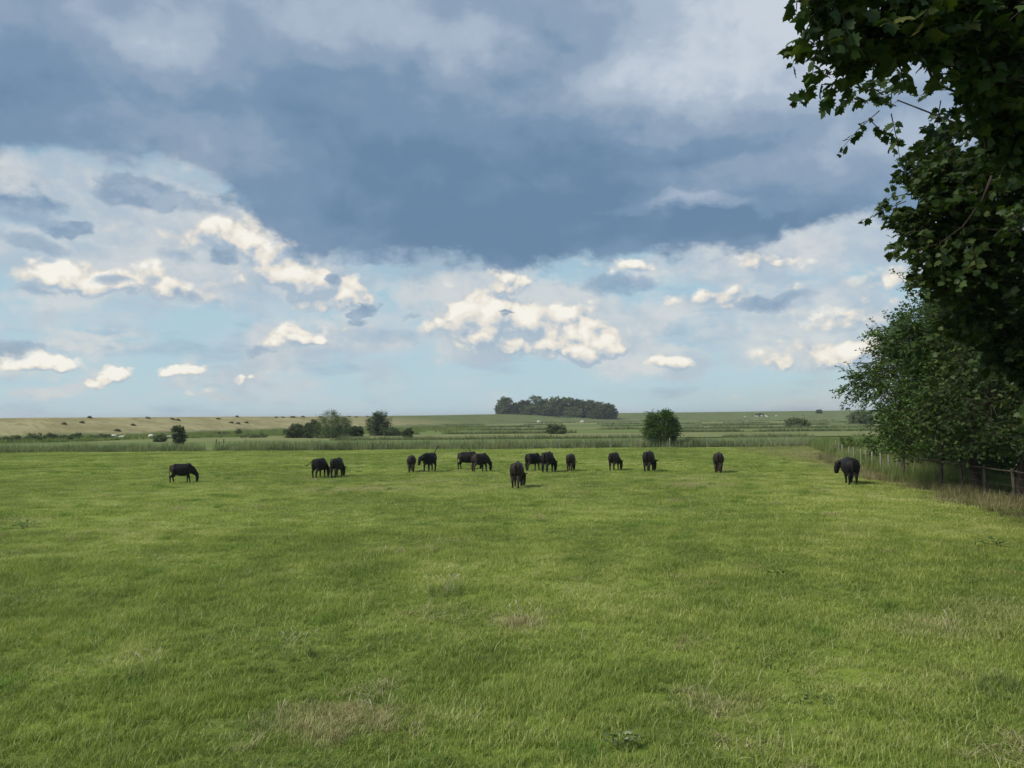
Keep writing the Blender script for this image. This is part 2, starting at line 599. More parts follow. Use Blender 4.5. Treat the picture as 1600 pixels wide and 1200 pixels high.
M = {}
M['maple'] = leaf_material('maple_leaves', [(0, (0.018, 0.036, 0.010)), (.4, (0.030, 0.056, 0.014)), (.75, (0.045, 0.075, 0.017)), (1, (0.072, 0.092, 0.021))], 0.22, 0.5, 0.2)
M['leaf_single'] = leaf_material('maple_leaf_single', [(0, (0.018, 0.034, 0.014)), (.5, (0.030, 0.055, 0.015)), (.85, (0.045, 0.071, 0.018)), (1, (0.081, 0.086, 0.020))], 0.22, 0.5, 0.2, True)
M['maple_far'] = leaf_material('field_maple_leaves', [(0, (0.020, 0.047, 0.012)), (.4, (0.036, 0.079, 0.015)), (.75, (0.062, 0.114, 0.019)), (1, (0.102, 0.143, 0.024))], 0.25, 0.55, 0.15)
M['willow'] = leaf_material('willow_leaves', [(0, (0.045, 0.072, 0.030)), (.5, (0.089, 0.131, 0.051)), (1, (0.141, 0.186, 0.075))], 0.25, 0.6, 0.15)
M['darkbush'] = leaf_material('dark_bush_leaves', [(0, (0.029, 0.048, 0.022)), (.5, (0.058, 0.086, 0.035)), (1, (0.106, 0.125, 0.051))], 0.22, 0.6, 0.12)
M['wood'] = leaf_material('wood_leaves', [(0, (0.050, 0.074, 0.034)), (.5, (0.093, 0.127, 0.053)), (1, (0.155, 0.186, 0.078))], 0.2, 0.6, 0.25, patch=0.12)
M['bramble'] = leaf_material('bramble_leaves', [(0, (.04, .075, .015)), (.5, (.08, .13, .022)), (1, (.12, .165, .03))], 0.3, 0.5, 0.3)
M['reed'] = leaf_material('reed_blades', [(0, (0.106, 0.144, 0.075)), (.5, (0.188, 0.231, 0.119)), (.85, (0.275, 0.294, 0.156)), (1, (0.400, 0.350, 0.213))], 0.3, 0.6, 0.2, patch=0.25)
M['tallgrass'] = leaf_material('tall_grass_blades', [(0, (.085, .130, .040)), (.5, (.155, .210, .065)), (.85, (.23, .26, .10)), (1, (.34, .30, .16))], 0.3, 0.6, 0.2, patch=0.3)
M['drygrass'] = leaf_material('dry_grass_blades', [(0, (.085, .105, .038)), (.35, (.165, .170, .070)), (.7, (.29, .265, .135)), (1, (.46, .41, .25))], 0.3, 0.7, 0.1, patch=0.8, tcol=(1.1, 1.0, .8))
M['weed'] = leaf_material('weed_leaves', [(0, (.07, .10, .04)), (.6, (.12, .165, .06)), (1, (.26, .29, .16))], 0.2, 0.7, 0.1, patch=8)
M['darkweed'] = leaf_material('dark_weed_leaves', [(0, (.02, .04, .015)), (.6, (.04, .07, .022)), (1, (.07, .10, .03))], 0.2, 0.7, 0.08, patch=8)
M['bark'] = bark_material('bark', (.020, .016, .012), (.050, .042, .031))
M['palepost'] = bark_material('pale_weathered_wood', (0.163, 0.149, 0.119), (0.312, 0.290, 0.238), 9.0)
M['darkpost'] = bark_material('dark_weathered_wood', (0.032, 0.027, 0.022), (0.086, 0.075, 0.061), 9.0)
M['ditchreed'] = leaf_material('ditch_reed_blades', [(0, (0.065, 0.094, 0.043)), (.5, (0.123, 0.160, 0.072)), (1, (0.217, 0.239, 0.123))], 0.25, 0.7, 0.1, patch=0.1)


def plain_leaf(name, c, rough=.7, tr=.25):
    m, g = material(name)
    nz = g.noise(g.n('ShaderNodeTexCoord').outputs['Object'], 25.0, 3.0)
    pr = principled(g, g.mix(g.ss(nz, .3, .7), tuple(x * .8 for x in c), tuple(x * 1.15 for x in c)), rough, .12)
    t = g.n('ShaderNodeBsdfTranslucent')
    g.link(c, t.inputs[0])
    mx = g.n('ShaderNodeMixShader')
    mx.inputs[0].default_value = tr
    g.nt.links.new(pr, mx.inputs[1])
    g.nt.links.new(t.outputs[0], mx.inputs[2])
    finish(g, mx.outputs[0])
    return m


M['seedhead'] = plain_leaf('seed_heads', (.58, .53, .38))
M['stalk'] = plain_leaf('dry_stalks', (.50, .47, .26))
M['tussock'] = leaf_material('tussock_blades', [(0, (0.087, 0.087, 0.041)), (.5, (0.145, 0.142, 0.065)), (1, (0.232, 0.210, 0.109))], 0.2, 0.7, 0.1)
M['scrub'] = leaf_material('scrub_leaves', [(0, (.065, .090, .040)), (.5, (.105, .135, .058)), (1, (.15, .18, .08))], 0.25, 0.6, 0.15)
M['rank'] = leaf_material('rank_grass_blades', [(0, (0.081, 0.144, 0.034)), (.5, (0.144, 0.241, 0.048)), (.9, (0.230, 0.333, 0.069)), (1, (0.414, 0.437, 0.161))], 0.35, 0.6, 0.15, patch=1.2)
M['straw'] = leaf_material('straw_blades', [(0, (.16, .15, .06)), (.4, (.34, .31, .15)), (.8, (.52, .47, .28)), (1, (.66, .60, .40))], 0.3, 0.7, 0.1, patch=2.0, tcol=(1.1, 1.0, .8))


# ---------------------------------------------------------------- ground, meadows, dike
def straw_patches(g, p):
    """where the sward is dry and yellow: a few survey spots plus scattered noise"""
    tot = None
    wob = g.v('SUBTRACT', g.noise(p, 1.6, 4.0, .65, color=True), (.5, .5, .5))
    p = g.v('MULTIPLY_ADD', wob, (1.7, 1.7, 0.0), p)
    for (px, py, rx, ry, w) in DRY:
        c = spot(px, py)
        q = g.v('MULTIPLY_ADD', p, (1 / rx, 1 / ry, 0.0), (-c.x / rx, -c.y / ry, 0.0))
        f = g.m('MULTIPLY_ADD', g.v('DOT_PRODUCT', q, q), -w, w, clamp=True)
        tot = f if tot is None else g.m('ADD', tot, f)
    return tot


DRY = [(500, 1128, 1.0, .75, 1.0), (560, 1100, .6, .4, .7), (815, 968, .7, .6, .8), (1120, 1092, .9, .5, .7), (560, 765, 4.0, 2.4, .9), (660, 752, 3.0, 2.0, .6), (1095, 757, 2.4, 2.4, .8),
       (830, 760, 6.0, 2.5, .3), (1265, 710, 3.5, 5.0, .6), (1300, 715, 2.5, 8.0, .7), (1060, 745, 4.0, 2.0, .35), (40, 812, 1.2, .8, .6), (1470, 985, 1.2, 1.0, .55), (1590, 960, 1.6, 1.5, .5)]


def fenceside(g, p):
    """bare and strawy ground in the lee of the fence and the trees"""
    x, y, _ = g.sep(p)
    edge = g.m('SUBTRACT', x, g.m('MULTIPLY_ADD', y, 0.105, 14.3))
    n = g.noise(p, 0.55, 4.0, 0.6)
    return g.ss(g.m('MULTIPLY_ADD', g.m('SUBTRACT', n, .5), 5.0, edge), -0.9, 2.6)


def pasture_material():
    m, g = material('pasture_turf')
    p = gpos(g)
    big = g.noise(p, 0.11, 4.0, 0.55)
    mid = g.noise(p, 0.9, 5.0, 0.6)
    fine = g.noise(p, 14.0, 4.0, 0.65)
    col = g.mix(g.ss(mid, .35, .68), (.085, .120, .024), (.15, .205, .036))
    col = g.mix(g.ss(big, .42, .62, 0, .5), col, (.23, .29, .045))
    col = g.mix(g.ss(fine, .55, .75, 0, .35), col, (.26, .29, .08))
    col = g.mix(g.ss(g.m('ADD', straw_patches(g, p), g.m('MULTIPLY', g.m('SUBTRACT', fine, .5), .8)), .15, .8, 0, .7), col, (.24, .22, .09))
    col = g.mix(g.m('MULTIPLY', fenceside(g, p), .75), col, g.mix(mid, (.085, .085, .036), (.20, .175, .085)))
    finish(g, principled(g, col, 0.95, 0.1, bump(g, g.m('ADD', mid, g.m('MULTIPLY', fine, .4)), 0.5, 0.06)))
    return m


def grass_material():
    m, g = material('grass_blades')
    t = attr_(g, 'tint')
    p = gpos(g)
    big = g.noise(p, 0.10, 4.0, 0.6)
    mid = g.noise(p, 0.75, 4.0, 0.6)
    tt = g.m('MULTIPLY_ADD', g.m('SUBTRACT', mid, .5), 1.5, g.m('MULTIPLY_ADD', g.m('SUBTRACT', big, .5), 1.7, g.m('MULTIPLY', t, 0.85)), clamp=True)
    col = g.ramp(tt, [(0, (.135, .190, .040)), (.3, (.245, .315, .062)), (.65, (.370, .430, .098)), (.9, (.50, .52, .18)), (1, (.64, .60, .33))])
    lush_or_shade = g.ss(g.noise(g.v('ADD', p, (31, 7, 0)), 0.42, 4.0, 0.6), .52, .70, 0, .6)
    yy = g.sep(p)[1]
    rank = g.ss(g.m('MULTIPLY_ADD', g.m('SUBTRACT', mid, .5), 9.0, g.m('MULTIPLY_ADD', g.m('SUBTRACT', big, .5), 14.0, yy)), 9.0, 19.0, .28, 0.0)   # deeper green toward the camera: foreground shade put into the blade colour
    lush_or_shade = g.m('MAXIMUM', lush_or_shade, rank)  # real lush clumps together with the painted foreground shade
    col = g.mix(lush_or_shade, col, g.mix(t, (.095, .155, .032), (.20, .285, .05)))
    dry = g.ss(g.m('ADD', straw_patches(g, p), g.m('MULTIPLY', g.m('SUBTRACT', t, .5), 1.0)), .2, 1.0, 0, .75)
    col = g.mix(dry, col, g.ramp(t, [(0, (.17, .185, .06)), (.5, (.40, .38, .17)), (1, (.66, .59, .36))]))
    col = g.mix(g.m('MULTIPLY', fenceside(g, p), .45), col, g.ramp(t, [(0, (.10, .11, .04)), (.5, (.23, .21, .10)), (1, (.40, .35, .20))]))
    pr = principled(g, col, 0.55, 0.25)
    tr = g.n('ShaderNodeBsdfTranslucent')
    g.link(g.mix(1.0, col, (1.25, 1.3, .8), 'MULTIPLY'), tr.inputs[0])
    mx = g.n('ShaderNodeMixShader')
    mx.inputs[0].default_value = 0.35
    g.nt.links.new(pr, mx.inputs[1])
    g.nt.links.new(tr.outputs[0], mx.inputs[2])
    finish(g, mx.outputs[0])
    return m


def meadow_material(name, c1, c2, c3):
    m, g = material(name)
    p = g.v('MULTIPLY', gpos(g), (.35, 1.0, 1.0))
    a = g.noise(p, 0.05, 5.0, 0.6)
    b = g.noise(p, 0.4, 5.0, 0.65)
    col = g.mix(g.ss(a, .38, .62), c1, c2)
    col = g.mix(g.ss(b, .5, .72, 0, .6), col, c3)
    finish(g, principled(g, col, 1.0, 0.05))
    return m


M['pasture'] = pasture_material()
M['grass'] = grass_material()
GREEN, PALE, STRAW, DEEP = (.13, .175, .055), (.20, .235, .09), (.29, .26, .13), (.06, .085, .032)
M['meadow_a'] = meadow_material('meadow_green', GREEN, (.13, .17, .055), PALE)
M['meadow_b'] = meadow_material('meadow_pale', (.15, .18, .065), (.19, .20, .085), STRAW)
M['meadow_c'] = meadow_material('meadow_deep', (.085, .120, .042), GREEN, (.14, .165, .065))

m = bpy.data.meshes.new('ground')
m.from_pydata([(-4000, -300, -.3), (4000, -300, -.3), (4000, 7000, -.3), (-4000, 7000, -.3)], [], [(0, 1, 2, 3)])
m.materials.append(M['meadow_a'])
tag(obj('ground', m), kind='structure')

# the grazed pasture, with its slight humps
PX0, PX1, PY0, PY1 = -110.0, 70.0, -8.0, 83.5
nx, ny = 361, 221
X = np.linspace(PX0, PX1, nx)
Y = PY0 + (PY1 - PY0) * np.linspace(0, 1, ny) ** 1.15
XX, YY = np.meshgrid(X, Y)
ZZ = hills(XX, YY)
ZZ[-1, :] = -.3
V = np.stack([XX, YY, ZZ], -1).reshape(-1, 3)
i, j = np.meshgrid(np.arange(ny - 1), np.arange(nx - 1), indexing='ij')
a = (i * nx + j).ravel()
F = np.stack([a, a + 1, a + nx + 1, a + nx], 1)
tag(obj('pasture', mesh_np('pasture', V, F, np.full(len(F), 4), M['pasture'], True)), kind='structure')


def parcel(x0, x1, y0, y1, skew, mat, z):
    """one flat meadow between two ditches"""
    n = 24
    V, F = [], []
    for k in range(n + 1):
        x = x0 + (x1 - x0) * k / n
        s = skew * x
        V += [(x, y0 + s + 1.5 * math.sin(x * .05), z), (x, y1 + s + 2.0 * math.sin(x * .037 + 2), z)]
    for k in range(n):
        F.append((2 * k, 2 * k + 2, 2 * k + 3, 2 * k + 1))
    m = bpy.data.meshes.new('meadow')
    m.from_pydata(V, [], F)
    m.materials.append(M[mat])
    tag(obj('meadow', m), kind='structure')


DITCH = [122, 163, 205, 262, 335, 430]           # distances of the reed-lined ditches beyond the pasture
parcel(-70, 140, 88, 121, .0, 'meadow_a', -.10)
parcel(-70, 190, 124, 162, .03, 'meadow_b', -.14)
parcel(-60, 240, 165, 204, .03, 'meadow_a', -.18)
parcel(-55, 320, 207, 261, .04, 'meadow_b', -.20)
parcel(-45, 420, 264, 334, .05, 'meadow_c', -.22)
parcel(-25, 520, 337, 429, .05, 'meadow_b', -.24)
parcel(0, 640, 432, 560, .05, 'meadow_a', -.26)
parcel(-150, -70, 88, 116, .0, 'meadow_c', -.12)
parcel(-150, -60, 116.5, 150, .3, 'meadow_c', -.16)

# sea dike: foot line (x, y), crest height, run from foot to crest
DK = [(-420, 40, 3.9, 20), (-200, 95, 3.8, 20), (-140, 117, 3.85, 20), (-110, 137, 3.95, 20), (-90, 162, 4.1, 20), (-76, 196, 4.1, 22), (-65, 237, 4.2, 25),
      (-47, 285, 4.15, 32), (-20, 350, 4.3, 45), (10, 430, 4.6, 60), (80, 545, 5.6, 85), (200, 575, 6.2, 105), (330, 590, 6.9, 120), (520, 610, 7.6, 130), (900, 700, 9.0, 150), (1600, 900, 11, 180)]


def dike_mesh():
    pts = np.array([(a, b) for a, b, _, _ in DK], float)
    par = np.linspace(0, len(DK) - 1, 260)
    idx = np.arange(len(DK))
    sx = np.interp(par, idx, pts[:, 0])
    sy = np.interp(par, idx, pts[:, 1])
    H = np.interp(par, idx, [q[2] for q in DK])
    Rn = np.interp(par, idx, [q[3] for q in DK])
    for arr in (sx, sy, H, Rn):                                  # ease the corners
        for _ in range(6):
            arr[1:-1] = (arr[:-2] + 2 * arr[1:-1] + arr[2:]) / 4
    tx, ty = np.gradient(sx), np.gradient(sy)
    L = np.hypot(tx, ty)
    nx_, ny_ = -ty / L, tx / L                                   # away from the camera side
    prof = [(-.12, -.32), (0.0, -.05), (.12, .10), (.3, .30), (.5, .52), (.7, .74), (.85, .90), (.95, .985), (1.02, 1.0), (1.25, 1.0), (1.35, .95), (1.7, .4), (1.85, -.04)]
    rows = []
    for (u, h) in prof:
        wav = 0.12 * np.sin(par * 5.3 + u * 9) + .08 * np.sin(par * 13.1 + u * 17)
        rows.append(np.stack([sx + nx_ * Rn * u, sy + ny_ * Rn * u, H * h + (wav * (0.2 < u < .9))], 1))
    V = np.stack(rows, 0)                                        # profile x along
    npf, nl = len(prof), len(par)
    i, j = np.meshgrid(np.arange(npf - 1), np.arange(nl - 1), indexing='ij')
    a = (i * nl + j).ravel()
    F = np.stack([a, a + 1, a + nl + 1, a + nl], 1)
    return V.reshape(-1, 3), F


def dike_material():
    m, g = material('dike_grass')
    p = gpos(g)
    x, y, z = g.sep(p)
    a = g.noise(g.v('MULTIPLY', p, (1, 1, 3)), 0.12, 5.0, 0.6)
    b = g.noise(p, 0.7, 5.0, 0.65)
    dry = g.mix(g.ss(a, .36, .64), (.255, .23, .11), (.355, .32, .165))
    dry = g.mix(g.ss(b, .50, .68, 0, .75), dry, (.20, .175, .090))
    c = g.noise(g.v('MULTIPLY', p, (.5, .5, 2.5)), 0.45, 4.0, 0.6)
    dry = g.mix(g.ss(c, .56, .72, 0, .6), dry, (.16, .165, .075))
    green = g.mix(g.ss(a, .38, .62), (.095, .125, .045), (.14, .165, .06))
    green = g.mix(g.ss(b, .55, .75, 0, .5), green, (.20, .19, .085))
    foot = g.ss(g.m('MULTIPLY_ADD', g.m('SUBTRACT', a, .5), 1.2, z), .15, .9)           # straw colour starts above the damp foot
    along = g.ss(g.m('MULTIPLY_ADD', g.m('SUBTRACT', a, .5), 120.0, y), 270.0, 400.0)   # mown green beyond
    lft = g.ss(g.m('MULTIPLY_ADD', g.m('SUBTRACT', a, .5), 30.0, x), -125.0, -105.0, .35, 1.0)
    f = g.m('MULTIPLY', foot, g.m('SUBTRACT', 1.0, along))
    col = g.mix(f, green, dry)
    finish(g, principled(g, col, 1.0, 0.05, bump(g, b, .6, .3)))
    return m


M['dike'] = dike_material()
DV, DF = dike_mesh()
tag(obj('dike', mesh_np('dike', DV, DF, np.full(len(DF), 4), M['dike'], True)), kind='structure')
from mathutils.bvhtree import BVHTree
DIKE_TREE = BVHTree.FromPolygons([tuple(v) for v in DV], [tuple(f) for f in DF])


def on_dike(px, py):
    """the spot of the dike's slope seen there"""
    loc, _, _, _ = DIKE_TREE.ray_cast(Vector((0, 0, CAM_H)), ray(px, py))
    return loc


def land_z(x, y):
    loc, _, _, _ = DIKE_TREE.ray_cast(Vector((x, y, 50)), Vector((0, 0, -1)))
    z = loc.z if loc else -5
    return max(z, -.22)


# ---------------------------------------------------------------- grass sward (stuff)
def blade_patch(name, size, n, hmin, hmax, wmin, wmax, mat, seed, tuft=0.0, lean=0.55, segs=2, disc=False):
    r = np.random.default_rng(seed)
    xy = r.normal(0, size * .27, (n, 2)) * np.array([1.0, r.uniform(.55, .9)]) if disc else (r.random((n, 2)) - .5) * size
    if tuft:
        c = (r.random((max(3, int(n / 40)), 2)) - .5) * size
        c = xy[r.integers(0, n, len(c))] if disc else c
        pick = r.integers(0, len(c), n)
        k = r.random(n) < tuft
        xy[k] = c[pick[k]] + r.normal(0, .035 * size ** .5, (k.sum(), 2))
    h = hmin + (hmax - hmin) * r.random(n) ** 1.8
    w = wmin + (wmax - wmin) * r.random(n)
    ang = r.random(n) * 2 * PI
    ln = lean * (0.25 + r.random(n))
    face = ang + PI / 2 + r.normal(0, .5, n)
    d = np.stack([np.cos(ang), np.sin(ang)], 1)
    s = np.stack([np.cos(face), np.sin(face)], 1)
    lv = np.linspace(0, 1, segs + 1)
    Vs = []
    for k, t in enumerate(lv):
        off = ln * h * t ** 2
        z = h * t * (1 - .25 * ln * t)
        c = np.concatenate([xy + d * off[:, None], z[:, None]], 1)
        half = (w * .5 * (1 - t) ** .7)[:, None]
        sv = np.concatenate([s * half, np.zeros((n, 1))], 1)
        if k < segs:
            Vs += [c - sv, c + sv]
        else:
            Vs += [c]
    V = np.stack(Vs, 1)
    per = 2 * segs + 1
    F = []
    for k in range(segs - 1):
        F.append((2 * k, 2 * k + 1, 2 * k + 3, 2 * k + 2))
    F.append((2 * segs - 2, 2 * segs - 1, 2 * segs))
    loops = np.concatenate([np.array(f) for f in F])
    L = (loops[None] + (np.arange(n) * per)[:, None]).ravel()
    T = np.tile([len(f) for f in F], n)
    tint = np.repeat(r.random(n), len(F))
    m = mesh_np(name, V.reshape(-1, 3), L, T, mat, False, tint)
    return m


def scatter(name, pts, rot, scl, idx, meshes):
    """one object whose geometry nodes set the given patches on the given points"""
    coll = bpy.data.collections.new(name + '_patches')
    for k, me in enumerate(meshes):
        coll.objects.link(bpy.data.objects.new('%s_patch_%02d' % (name, k), me))
    m = bpy.data.meshes.new(name)
    m.vertices.add(len(pts))
    m.vertices.foreach_set('co', np.asarray(pts, np.float32).ravel())
    a = m.attributes.new('turn', 'FLOAT_VECTOR', 'POINT')
    a.data.foreach_set('vector', np.stack([np.zeros(len(pts)), np.zeros(len(pts)), rot], 1).astype(np.float32).ravel())
    a = m.attributes.new('size', 'FLOAT_VECTOR', 'POINT')
    a.data.foreach_set('vector', np.asarray(scl, np.float32).ravel())
    a = m.attributes.new('pick', 'INT', 'POINT')
    a.data.foreach_set('value', np.asarray(idx, np.int32))
    o = obj(name, m)
    ng = bpy.data.node_groups.new(name, 'GeometryNodeTree')
    ng.interface.new_socket('Geometry', in_out='INPUT', socket_type='NodeSocketGeometry')
    ng.interface.new_socket('Geometry', in_out='OUTPUT', socket_type='NodeSocketGeometry')
    N = ng.nodes
    gi, go = N.new('NodeGroupInput'), N.new('NodeGroupOutput')
    ci = N.new('GeometryNodeCollectionInfo')
    ci.inputs['Collection'].default_value = coll
    ci.inputs['Separate Children'].default_value = True
    ci.inputs['Reset Children'].default_value = True
    iop = N.new('GeometryNodeInstanceOnPoints')
    iop.inputs['Pick Instance'].default_value = True

    def named(nm, t):
        q = N.new('GeometryNodeInputNamedAttribute')
        q.data_type = t
        q.inputs['Name'].default_value = nm
        return q.outputs['Attribute']
    L = ng.links
    L.new(gi.outputs[0], iop.inputs['Points'])
    L.new(ci.outputs[0], iop.inputs['Instance'])
    L.new(named('pick', 'INT'), iop.inputs['Instance Index'])
    L.new(named('turn', 'FLOAT_VECTOR'), iop.inputs['Rotation'])
    L.new(named('size', 'FLOAT_VECTOR'), iop.inputs['Scale'])
    L.new(iop.outputs[0], go.inputs[0])
    md = o.modifiers.new('scatter', 'NODES')
    md.node_group = ng
    return tag(o, kind='stuff')


def fence_x(y):
    """line of the fence on the right"""
    return np.interp(y, [10, 29.2, 35.2, 38.8, 41.5, 45.6, 48.5, 55, 64, 84], [17.4, 19.2, 19.85, 19.9, 20.5, 21.5, 22.2, 24.0, 27.1, 33.0])


def field_points(y0, y1, step, jitter, margin):
    P = []
    y = y0
    while y < y1:
        half = .70 * y + margin
        x = np.arange(-half, min(half, 26.0 + max(0, y - 55) * .5), step)
        P.append(np.stack([x, np.full(len(x), y)], 1))
        y += step
    P = np.concatenate(P)
    P += rng.uniform(-jitter, jitter, P.shape)
    return P


def vigour(x, y):
    """longer and shorter growth, 0..1"""
    a = np.sin(x * .83 + 2.1 * np.sin(y * .41)) * np.sin(y * .97 + 1.7 * np.sin(x * .37 + 1))
    b = np.sin(x * 2.3 + y * 1.1 + 3) * np.sin(y * 2.9 - x * .7)
    return np.clip(.5 + .33 * a + .22 * b, 0, 1)


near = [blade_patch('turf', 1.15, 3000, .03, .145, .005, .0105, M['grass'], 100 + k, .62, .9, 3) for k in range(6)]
P = field_points(5.5, 24, .80, .22, 3.5)
v = vigour(P[:, 0], P[:, 1])
s = rng.uniform(.85, 1.15, len(P))
scatter('grass', np.stack([P[:, 0], P[:, 1], hills(P[:, 0], P[:, 1]) - .005], 1), rng.random(len(P)) * 6.28,
        np.stack([s, s, .35 + 1.15 * v], 1), rng.integers(0, 6, len(P)), near)
stalks = [blade_patch('stalks', 2.0, 26, .08, .34, .004, .008, M['stalk'], 150 + k, .5, 1.5, 4) for k in range(5)]
P = field_points(6.0, 45, 1.3, .6, 3.5)
scatter('grass', np.stack([P[:, 0], P[:, 1], hills(P[:, 0], P[:, 1])], 1), rng.random(len(P)) * 6.28, np.stack([np.ones(len(P))] * 2 + [rng.uniform(.5, 1.2, len(P))], 1), rng.integers(0, 5, len(P)), stalks)
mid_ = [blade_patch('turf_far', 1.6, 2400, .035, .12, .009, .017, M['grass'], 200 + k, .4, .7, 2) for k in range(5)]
P = field_points(23.5, 48, 1.25, .35, 4)
v = vigour(P[:, 0], P[:, 1])
s = rng.uniform(.85, 1.15, len(P))
scatter('grass', np.stack([P[:, 0], P[:, 1], hills(P[:, 0], P[:, 1]) - .01], 1), rng.random(len(P)) * 6.28,
        np.stack([s, s, .40 + .9 * v], 1), rng.integers(0, 5, len(P)), mid_)
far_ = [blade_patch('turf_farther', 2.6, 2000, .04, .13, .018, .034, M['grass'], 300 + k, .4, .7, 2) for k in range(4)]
P = field_points(47.5, 83.5, 2.0, .5, 5)
v = vigour(P[:, 0], P[:, 1])
s = rng.uniform(.85, 1.15, len(P))
scatter('grass', np.stack([P[:, 0], P[:, 1], hills(P[:, 0], P[:, 1]) - .01], 1), rng.random(len(P)) * 6.28,
        np.stack([s, s, .35 + .8 * v], 1), rng.integers(0, 4, len(P)), far_)


# rank clumps round old dung pats
rankp = [blade_patch('rank_clump', .75, 520, .06, .22, .006, .012, M['rank'], 160 + k, .4, .9, 3, True) for k in range(4)]
P = field_points(6.0, 60, 1.9, .95, 3.5)
P = P[vigour(P[:, 0] * .6 + 4, P[:, 1] * .55) > .56]
s = rng.uniform(.6, 1.5, len(P))
scatter('grass', np.stack([P[:, 0], P[:, 1], hills(P[:, 0], P[:, 1]) - .01], 1), rng.random(len(P)) * 6.28, np.stack([s, s * .8, rng.uniform(.55, 1.05, len(P))], 1), rng.integers(0, 4, len(P)), rankp)


# strawy tufts and dead thatch scattered through the sward
thatch = [blade_patch('thatch', .8, 260, .03, .17, .005, .010, M['straw'], 180 + k, .5, 1.5, 3, True) for k in range(4)]
P = field_points(6.0, 60, 2.3, 1.15, 3.5)
P = P[(vigour(P[:, 0] * .5 - 9, P[:, 1] * .45 + 3) < .46)]
s = rng.uniform(.4, 1.7, len(P))
scatter('dry_grass', np.stack([P[:, 0], P[:, 1], hills(P[:, 0], P[:, 1]) + .005], 1), rng.random(len(P)) * 6.28, np.stack([s, s, rng.uniform(.5, 1.15, len(P))], 1), rng.integers(0, 4, len(P)), thatch)


# ---------------------------------------------------------------- reeds, tall grass, dry grass (stuff)
def strip(name, meshes, pts, hmin, hmax, kind_name=None):
    pts = np.asarray(pts, float)
    n = len(pts)
    s = rng.uniform(.85, 1.2, n)
    h = rng.uniform(hmin, hmax, n)
    return scatter(name, pts, rng.random(n) * 6.28, np.stack([s, s, h], 1), rng.integers(0, len(meshes), n), meshes)


reedp = [blade_patch('reed_clump', 1.5, 190, .5, 1.5, .03, .06, M['reed'], 400 + k, .3, .22, 3) for k in range(4)]
tallp = [blade_patch('tall_clump', 1.1, 300, .45, 1.15, .012, .028, M['tallgrass'], 420 + k, .4, .35, 3) for k in range(4)]
dryp = [blade_patch('dry_clump', 1.0, 380, .15, .62, .007, .016, M['drygrass'], 440 + k, .5, .7, 3) for k in range(4)]


def band(x0, x1, y0, y1, step, slope=0.0, z=-.25):
    P = []
    for x in np.arange(x0, x1, step):
        for y in np.arange(y0, y1, step * .8):
            P.append((x + rng.uniform(-.4, .4) * step, y + slope * (x) + rng.uniform(-.4, .4) * step, z))
    return P


xl = spot(345, 699).x
xr = spot(396, 698).x
xe = spot(1314, 697).x
o = strip('reeds', reedp, band(-110, xl, 84.2, 88.5, 1.05), .5, 1.0)
tag(o, 'grey-green reed belt behind the pasture, left of the open gap')
o = strip('reeds', reedp, band(xr, xe, 84.0, 89.0, 1.0), .5, 1.12)
tag(o, 'long reed belt behind the wire fence at the far pasture edge')
for k, dist in enumerate(DITCH):
    x0 = [-28, -26, -30, -28, -30, -5][k]
    x1 = [95, 120, 150, 190, 240, 300][k]
    st = [1.3, 1.6, 1.9, 2.4, 3.0, 3.6][k]
    pts = np.array(band(x0, x1, dist - .4, dist + 1.6, st, [.0, .03, .03, .04, .05, .05][k], -.3))
    keep = vigour(pts[:, 0] * .12 + k * 3, pts[:, 1] * .05) > .38
    big = [blade_patch('ditch_clump', st * 1.5, 110, .45, 1.05, .05 + .02 * k, .10 + .03 * k, M['ditchreed'], 500 + 10 * k + q, .2, .3, 2) for q in range(2)]
    o = strip('reeds', big, pts[keep], .8, 1.25)
    tag(o, 'thin reed line along a ditch in the far meadows')
# rough growth at the foot of the dike on the left
pts = []
for q in range(700):
    px = rng.uniform(-40, 760)
    py = 684 - .02 * px + rng.uniform(0, 1) ** 1.5 * (11 - .006 * px) - 2
    p = spot(px, py, -.2)
    pts.append((p.x, p.y, -.25))
roughp = [blade_patch('rough_clump', 3.0, 150, .3, .8, .06, .14, M['tallgrass'], 560 + k, .3, .4, 2) for k in range(3)]
strip('tall_grass', roughp, pts, .6, 1.3)
# tall grass behind the right fence
pts = []
for y in np.arange(36.5, 83, .62):
    for u in np.arange(.35, 4.2 + max(0, y - 50) * .14, .75):
        pts.append((fence_x(y) + u + rng.uniform(-.3, .3), y + rng.uniform(-.3, .3), -.02))
strip('tall_grass', tallp, pts, .75, 1.35)
pts = []
for y in np.arange(20, 37, .9):
    for u in np.arange(2.2, 11, .95):
        pts.append((fence_x(y) + u + rng.uniform(-.4, .4), y + rng.uniform(-.3, .3), -.02))
strip('tall_grass', tallp, pts, .35, .9)
# dry straw along the foot of the fence
pts = []
for y in np.arange(22, 66, .42):
    wd = np.interp(y, [22, 28, 34, 40, 48, 66], [1.9, 1.6, 1.35, 1.0, .9, 1.2])
    for u in np.arange(-wd, 1.0, .55):
        if rng.random() < .02 + .62 * (1 - abs(u + .4) / (wd + .4)):
            x = fence_x(y) + u + rng.uniform(-.3, .3)
            pts.append((x, y + rng.uniform(-.25, .25), gz(x, y) - .02))
strip('dry_grass', dryp, pts, .35, 1.15)

# nettles and weeds that break the reed belts up
weedp = [blade_patch('nettle_clump', 1.6, 150, .35, 1.2, .05, .11, M['scrub'], 600 + k, .5, .5, 2) for k in range(3)]
pts = np.array(band(-110, xe, 83.9, 86.5, 1.5))
keep = (vigour(pts[:, 0] * .35, pts[:, 1] * .3) > .6) & ~((pts[:, 0] > xl - .5) & (pts[:, 0] < xr + .5))
strip('tall_grass', weedp, pts[keep], .7, 1.35)


